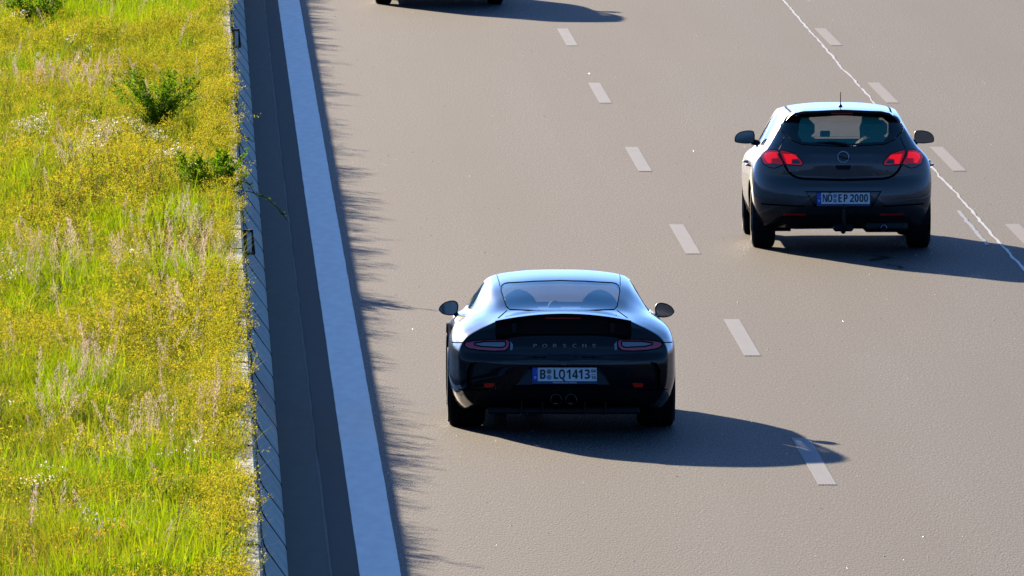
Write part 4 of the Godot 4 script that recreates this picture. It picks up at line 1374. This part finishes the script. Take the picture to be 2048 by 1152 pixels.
func make_barrier() -> void:
	var root := thing("concrete_barrier", "long grey concrete safety barrier of jointed elements beside the gutter", "barrier", Vector3(0, 0, 0))
	var prof := PackedVector2Array([Vector2(0.0, 0.0), Vector2(0.0, 0.06), Vector2(-0.012, 0.09), Vector2(-0.085, 0.19), Vector2(-0.155, 0.285), Vector2(-0.180, 0.33), Vector2(-0.192, 0.39), Vector2(-0.228, 0.785), Vector2(-0.245, 0.81), Vector2(-0.365, 0.81), Vector2(-0.385, 0.785), Vector2(-0.42, 0.39), Vector2(-0.45, 0.29), Vector2(-0.6, 0.08), Vector2(-0.6, 0.0)])
	var k := 0
	var d := 101.3
	while d < FAR_D + 10:
		var d1 := d + 3.62
		var o := soup()
		var g := 0.03
		for i in prof.size() - 1:
			var bx0 := barrier_x(d)
			var bx1 := barrier_x(d1)
			var a := prof[i]
			var b := prof[i + 1]
			# chamfered ends
			var rows := [[d + g, -0.022], [d + g + 0.022, 0.0], [d1 - g - 0.022, 0.0], [d1 - g, -0.022]]
			for e in 3:
				var q := []
				for w in [[a, rows[e]], [b, rows[e]], [b, rows[e + 1]], [a, rows[e + 1]]]:
					var v: Vector2 = w[0]
					var c := Vector2(-0.3, 0.3)
					v += (c - v).normalized() * -float(w[1][1]) if v.y > 0.01 else Vector2.ZERO
					q.append(Vector3(barrier_x(w[1][0]) + v.x, v.y, -w[1][0]))
				quad(o, q[0], q[3], q[2], q[1])
			for e in [rows[0], rows[3]]:
				var cx := Vector3(barrier_x(e[0]) - 0.3, 0.25, -e[0])
				var n := Vector3.BACK if e == rows[0] else Vector3.FORWARD
				var va := a + (Vector2(-0.3, 0.3) - a).normalized() * 0.022
				var vb := b + (Vector2(-0.3, 0.3) - b).normalized() * 0.022
				put(o, cx, Vector3(barrier_x(e[0]) + va.x, va.y, -e[0]), Vector3(barrier_x(e[0]) + vb.x, vb.y, -e[0]), n, n, n)
		obj("barrier_element", o, M.concrete[k % 3], root)
		# an added raised black bead, painting the shaded joint face as a dark line
		var fl := soup()
		for i in prof.size() - 1:
			var c0 := Vector2(-0.3, 0.3)
			var va := prof[i] - (c0 - prof[i]).normalized() * 0.009
			var vb := prof[i + 1] - (c0 - prof[i + 1]).normalized() * 0.009
			var fx := barrier_x(d1)
			var na := (va - c0) * 0.93 + c0
			var nb := (vb - c0) * 0.93 + c0
			if i > 0 and i < prof.size() - 2:
				quad(fl, Vector3(fx + va.x, va.y, -d1 + 0.035), Vector3(fx + va.x, va.y, -d1 - 0.035), Vector3(fx + vb.x, vb.y, -d1 - 0.035), Vector3(fx + vb.x, vb.y, -d1 + 0.035))
				quad(fl, Vector3(fx + na.x, na.y, -d1 + 0.035), Vector3(fx + va.x, va.y, -d1 + 0.035), Vector3(fx + vb.x, vb.y, -d1 + 0.035), Vector3(fx + nb.x, nb.y, -d1 + 0.035))
		obj("joint_shade_bead", fl, M.gap, root)
		k += 1
		d = d1

func delineator(d: float, label: String) -> void:
	var x := barrier_x(d) - 0.215
	var o := thing("delineator", label, "reflector", Vector3(x, 0, -d), "reflectors fixed to the concrete barrier")
	var fr := pg([-.012, .765, .082, .772, .106, .545, .008, .53])
	obj("housing", slab(fr, -0.05, 0.01, 0.003), M.plastic, o)
	var fa := pg([.026, .742, .068, .745, .072, .563, .030, .56])
	var f := obj("reflective_face", slab(fa, 0.0, 0.014, 0.001), M.reflector_white, o)
	for y in [.735, .572]: obj("screw", lathe([[0.014, .005], [0.017, .004], [0.018, .0001]], 8, 2, Vector3(.049, y, 0)), M.dark_metal, f)
	obj("bracket", box(Vector3(0.01, .65, -0.03), Vector3(.09, .04, .03), .004), M.dark_metal, o)

# ------------------------------------------------------------------ materials
func coat(m: StandardMaterial3D, rough := 0.04) -> StandardMaterial3D:
	m.clearcoat_enabled = true
	m.clearcoat = 1.0
	m.clearcoat_roughness = rough
	return m

func glass(c: Color, a: float) -> StandardMaterial3D:
	var m := mat(c, 0.03)
	m.albedo_color.a = a
	m.transparency = BaseMaterial3D.TRANSPARENCY_ALPHA
	return m

func make_materials() -> void:
	M.black_paint = coat(mat(Color(0.006, 0.006, 0.008), 0.25, 0.0, 0.15), 0.03)
	M.grey_paint = coat(mat(Color(0.060, 0.061, 0.062), 0.42, 0.55), 0.03)
	M.silver_paint = coat(mat(Color(0.05, 0.055, 0.07), 0.35, 0.5), 0.03)
	M.rubber = mat(Color(0.012, 0.012, 0.012), 0.85, 0.0, 0.3)
	M.plastic = mat(Color(0.010, 0.010, 0.011), 0.55, 0.0, 0.35)
	M.gap = mat(Color(0.004, 0.004, 0.004), 0.9, 0.0, 0.1)
	M.upholstery = mat(Color(0.018, 0.018, 0.02), 0.8, 0.0, 0.3)
	M.alloy = mat(Color(0.45, 0.45, 0.46), 0.3, 0.9)
	M.dark_metal = mat(Color(0.03, 0.03, 0.032), 0.5, 0.6)
	M.exhaust = mat(Color(0.20, 0.18, 0.15), 0.3, 0.9)
	M.chrome = mat(Color(0.55, 0.57, 0.6), 0.15, 1.0)
	M.dull_chrome = mat(Color(0.22, 0.23, 0.25), 0.25, 1.0)
	M.badge = mat(Color(0.50, 0.53, 0.57), 0.35, 0.0, 0.7)
	M.mirror = mat(Color(0.75, 0.77, 0.78), 0.03, 1.0)
	M.tinted_veil_glass = glass(Color(0.05, 0.40, 0.50), 0.60)  # teal diffuse: glass tint with the sky's blue reflection painted in
	M.green_glass = glass(Color(0.04, 0.32, 0.25), 0.55)  # green glass tint, its diffuse also painting in some sky reflection
	M.clear_glass = glass(Color(0.03, 0.16, 0.13), 0.32)
	M.dark_glass = coat(mat(Color(0.004, 0.005, 0.006), 0.2), 0.02)
	M.red_lens = coat(mat(Color(0.80, 0.008, 0.016), 0.3), 0.03)
	M.plum_lens = coat(mat(Color(0.72, 0.07, 0.13), 0.3), 0.03)
	M.pale_lens = coat(mat(Color(0.30, 0.31, 0.34), 0.25), 0.03)
	M.amber_lens = coat(mat(Color(0.16, 0.06, 0.025), 0.3), 0.03)
	M.smoke_lens = coat(mat(Color(0.10, 0.06, 0.06), 0.3), 0.03)
	M.reflector_red = mat(Color(0.95, 0.025, 0.012), 0.2)
	M.reflector_white = mat(Color(0.85, 0.88, 0.82), 0.25)
	var lit := coat(mat(Color(0.6, 0.01, 0.01), 0.3), 0.03)
	lit.emission_enabled = true
	lit.emission = Color(1.0, 0.0, 0.0)
	lit.emission_energy_multiplier = 0.28
	M.lit_red = lit
	var lens := coat(mat(Color(0.80, 0.008, 0.016), 0.3), 0.03)
	lens.emission_enabled = true
	lens.emission = Color(1.0, 0.0, 0.0)
	lens.emission_energy_multiplier = 0.045
	M.lit_lens = lens
	M.plate_white = mat(Color(0.85, 0.86, 0.86), 0.4)
	M.plate_blue = mat(Color(0.01, 0.06, 0.55), 0.4)
	M.plate_ink = mat(Color(0.01, 0.01, 0.02), 0.5)
	M.star_yellow = mat(Color(0.7, 0.55, 0.05), 0.5)
	M.seal_olive = mat(Color(0.22, 0.20, 0.09), 0.5)
	M.seal_blue = mat(Color(0.18, 0.30, 0.48), 0.5)
	M.seal_grey = mat(Color(0.30, 0.32, 0.36), 0.5)
	M.holder_blue = mat(Color(0.02, 0.05, 0.12), 0.4)
	M.cloth_dark = mat(Color(0.02, 0.022, 0.03), 0.9)
	M.skin = mat(Color(0.42, 0.24, 0.16), 0.6)
	M.hair_dark = mat(Color(0.02, 0.014, 0.01), 0.6)
	M.hair_brown = mat(Color(0.10, 0.055, 0.025), 0.6)
	M.bark = mat(Color(0.07, 0.05, 0.03), 0.9)
	M.tar = mat(Color(0.012, 0.012, 0.012), 0.95, 0.0, 0.1)
	M.quartz = mat(Color(0.85, 0.84, 0.80), 0.22, 0.35, 1.0)
	var lf := mat(Color(1, 1, 1), 0.75, 0.0, 0.2)
	lf.vertex_color_use_as_albedo = true
	lf.backlight_enabled = true
	lf.backlight = Color(0.95, 0.95, 0.95)
	M.leaf = lf
	# asphalt: mineral grain, and patches and wheel tracks laid along the road
	var grain := noise_image(512, 0.24, 2, 3, -0.25, 1.35)
	var coarse := Image.create(512, 512, false, Image.FORMAT_RGB8)
	var n1 := FastNoiseLite.new()
	n1.frequency = 0.011
	n1.fractal_octaves = 4
	for y in 512:
		for x in 512:
			var xm := 1.03 + 13.97 * x / 512.0
			var v := 0.84 + 0.16 * n1.get_noise_2d(x * 1.0, y * 0.35) + 0.07 * n1.get_noise_2d(x * 5.0 + 400, y * 0.15)
			var hue := 0.06 * n1.get_noise_2d(x * 0.8 + 900, y * 0.5 + 200)
			# joints of the laid lanes are browner and more weathered, with their own ragged run
			var wob := 0.25 * n1.get_noise_2d(77.0, y * 1.2)
			var lane: float = exp(-pow((xm - 5.3 + wob) / 0.6, 2.0)) + 0.8 * exp(-pow((xm - 8.0 + wob) / 0.5, 2.0))
			v -= 0.05 * lane
			# wheel tracks polished and oiled by the traffic
			for c in [3.2, 6.62, 10.0]:
				v += 0.035 * (exp(-pow((absf(xm - c + 0.3 * wob) - 0.78) / 0.28, 2.0)) - 0.9 * exp(-pow((xm - c + 0.3 * wob) / 0.3, 2.0))) * (1.0 + 1.5 * n1.get_noise_2d(x * 2.0, y * 1.5 + 60))
			coarse.set_pixel(x, y, Color(v * (1.0 + hue), v * (1.0 - 0.012 * lane), v * (1.0 - 0.035 * lane - hue)).clamp())
	var asp := mat(Color(0.126, 0.128, 0.132), 0.72, 0.0, 0.23)
	asp.albedo_texture = tex(grain)
	asp.detail_enabled = true
	asp.detail_blend_mode = BaseMaterial3D.BLEND_MODE_MUL
	asp.detail_uv_layer = BaseMaterial3D.DETAIL_UV_2
	asp.detail_albedo = tex(coarse)
	var bump := noise_image(512, 0.30, 2, 9, 0.0, 1.0)
	bump.bump_map_to_normal_map(3.0)
	asp.normal_enabled = true
	asp.normal_texture = tex(bump)
	asp.normal_scale = 0.07
	M.asphalt = asp
	var conc := tex(noise_image(256, 0.03, 4, 12, 0.72, 1.0))
	M.concrete = []
	for c in [Color(0.79, 0.74, 0.63), Color(0.83, 0.78, 0.67), Color(0.74, 0.69, 0.59)]:
		var m := mat(c, 0.85, 0.0, 0.3)
		m.albedo_texture = conc
		m.uv1_triplanar = true
		m.uv1_world_triplanar = true
		m.uv1_scale = Vector3(0.8, 0.8, 0.8)
		M.concrete.append(m)
	var specks := tex(noise_image(256, 0.05, 5, 31, 0.91, 1.0))
	for e in [["fresh_asphalt", Color(0.045, 0.043, 0.04), 0.9], ["gutter", Color(0.112, 0.098, 0.076), 0.9], ["joint", Color(0.17, 0.165, 0.15), 0.9], ["line_paint", Color(0.60, 0.61, 0.60), 0.55], ["dash_paint", Color(0.15, 0.18, 0.225), 0.72], ["worn_paint", Color(0.10, 0.12, 0.16), 0.74], ["seam_paint", Color(0.60, 0.63, 0.62), 0.6], ["seam_worn", Color(0.26, 0.29, 0.32), 0.6], ["soil", Color(0.14, 0.115, 0.05), 0.95]]:
		var m := mat(e[1], e[2], 0.0, 0.35)
		m.albedo_texture = specks
		m.uv1_triplanar = true
		m.uv1_world_triplanar = true
		m.uv1_scale = Vector3(0.53, 0.53, 0.067)
		M[e[0]] = m

func clear_sky(sun: Vector3, level: float) -> ImageTexture:
	# the CIE standard clear sky in slightly hazy air: darkest a quarter turn from the sun, brighter towards the horizon and round the sun
	var im := Image.create(256, 128, false, Image.FORMAT_RGBF)
	for y in 128:
		var th := PI * (y + 0.5) / 128
		for x in 256:
			var az := TAU * (x + 0.5) / 256
			var dir := Vector3(sin(th) * sin(az), cos(th), -sin(th) * cos(az))
			var up: float = max(dir.y, 0.02)
			var chi := dir.angle_to(sun)
			var grade: float = 1.0 - exp(-0.32 / up)
			var spread: float = 1.0 + 8.0 * (exp(-3.0 * chi) - exp(-1.5 * PI)) + 0.30 * cos(chi) * cos(chi)
			var pale: float = clamp(0.35 * pow(1.0 - up, 3.0) + 0.07 * (spread - 1.0), 0.0, 1.0)
			var c := Color(0.10, 0.37, 1.0).lerp(Color(0.45, 0.61, 1.0), pale) * (grade * spread * level) + Color(1.0, 0.93, 0.82) * (0.6 * exp(-11.0 * chi))
			if dir.y < 0.0: c = Color(0.05, 0.048, 0.035)
			im.set_pixel(x, y, c)
	return ImageTexture.create_from_image(im)

func _ready() -> void:
	# camera: a very long lens, looking slightly down and to the right of the road's direction
	var cam := Camera3D.new()
	cam.name = "camera"
	add_child(cam)
	cam.position = Vector3(0, CAM_H, 0)
	cam.rotation = Vector3(-atan(1806.0 / 35000.0), -atan(0.018486 * cos(atan(1806.0 / 35000.0))), 0)
	cam.fov = rad_to_deg(2.0 * atan(576.0 / 35000.0))
	cam.near = 1.0
	cam.far = 2000.0
	cam.current = true
	var env := Environment.new()
	env.background_mode = Environment.BG_SKY
	var sm := PanoramaSkyMaterial.new()
	sm.panorama = clear_sky(Vector3(-1.39, 1.0, -4.8).normalized(), 0.295)
	var sky := Sky.new()
	sky.sky_material = sm
	env.sky = sky
	env.tonemap_mode = Environment.TONE_MAPPER_LINEAR
	env.tonemap_exposure = 2.6
	env.sdfgi_enabled = true
	env.ssao_enabled = true
	env.ssil_enabled = true
	var we := WorldEnvironment.new()
	we.name = "environment"
	we.environment = env
	add_child(we)
	var sun := DirectionalLight3D.new()
	sun.name = "sun"
	add_child(sun)
	sun.look_at_from_position(Vector3.ZERO, Vector3(1.39, -1.0, 4.8), Vector3.UP)
	sun.light_color = Color(1.0, 0.91, 0.785)
	sun.light_energy = 1.6
	sun.light_angular_distance = 0.5
	sun.shadow_enabled = true
	make_materials()
	make_road()
	make_barrier()
	print("road done")
	delineator(160.0, "black framed white reflector on the barrier, the nearer one")
	delineator(210.0, "black framed white reflector on the barrier, the farther one")
	meadow()
	print("meadow done")
	rng.seed = 5
	make_coupe(Vector3(3.035, 0.0, -142.7))
	print("coupe done")
	make_hatchback(Vector3(6.42, 0.0, -172.3), "dark grey hatchback with lit tail lamps driving in the middle lane", M.grey_paint, true)
	make_hatchback(Vector3(3.434, 0.0, -240.3), "distant car at the top edge, only its tyres in view", M.silver_paint, false)
	print("cars done")
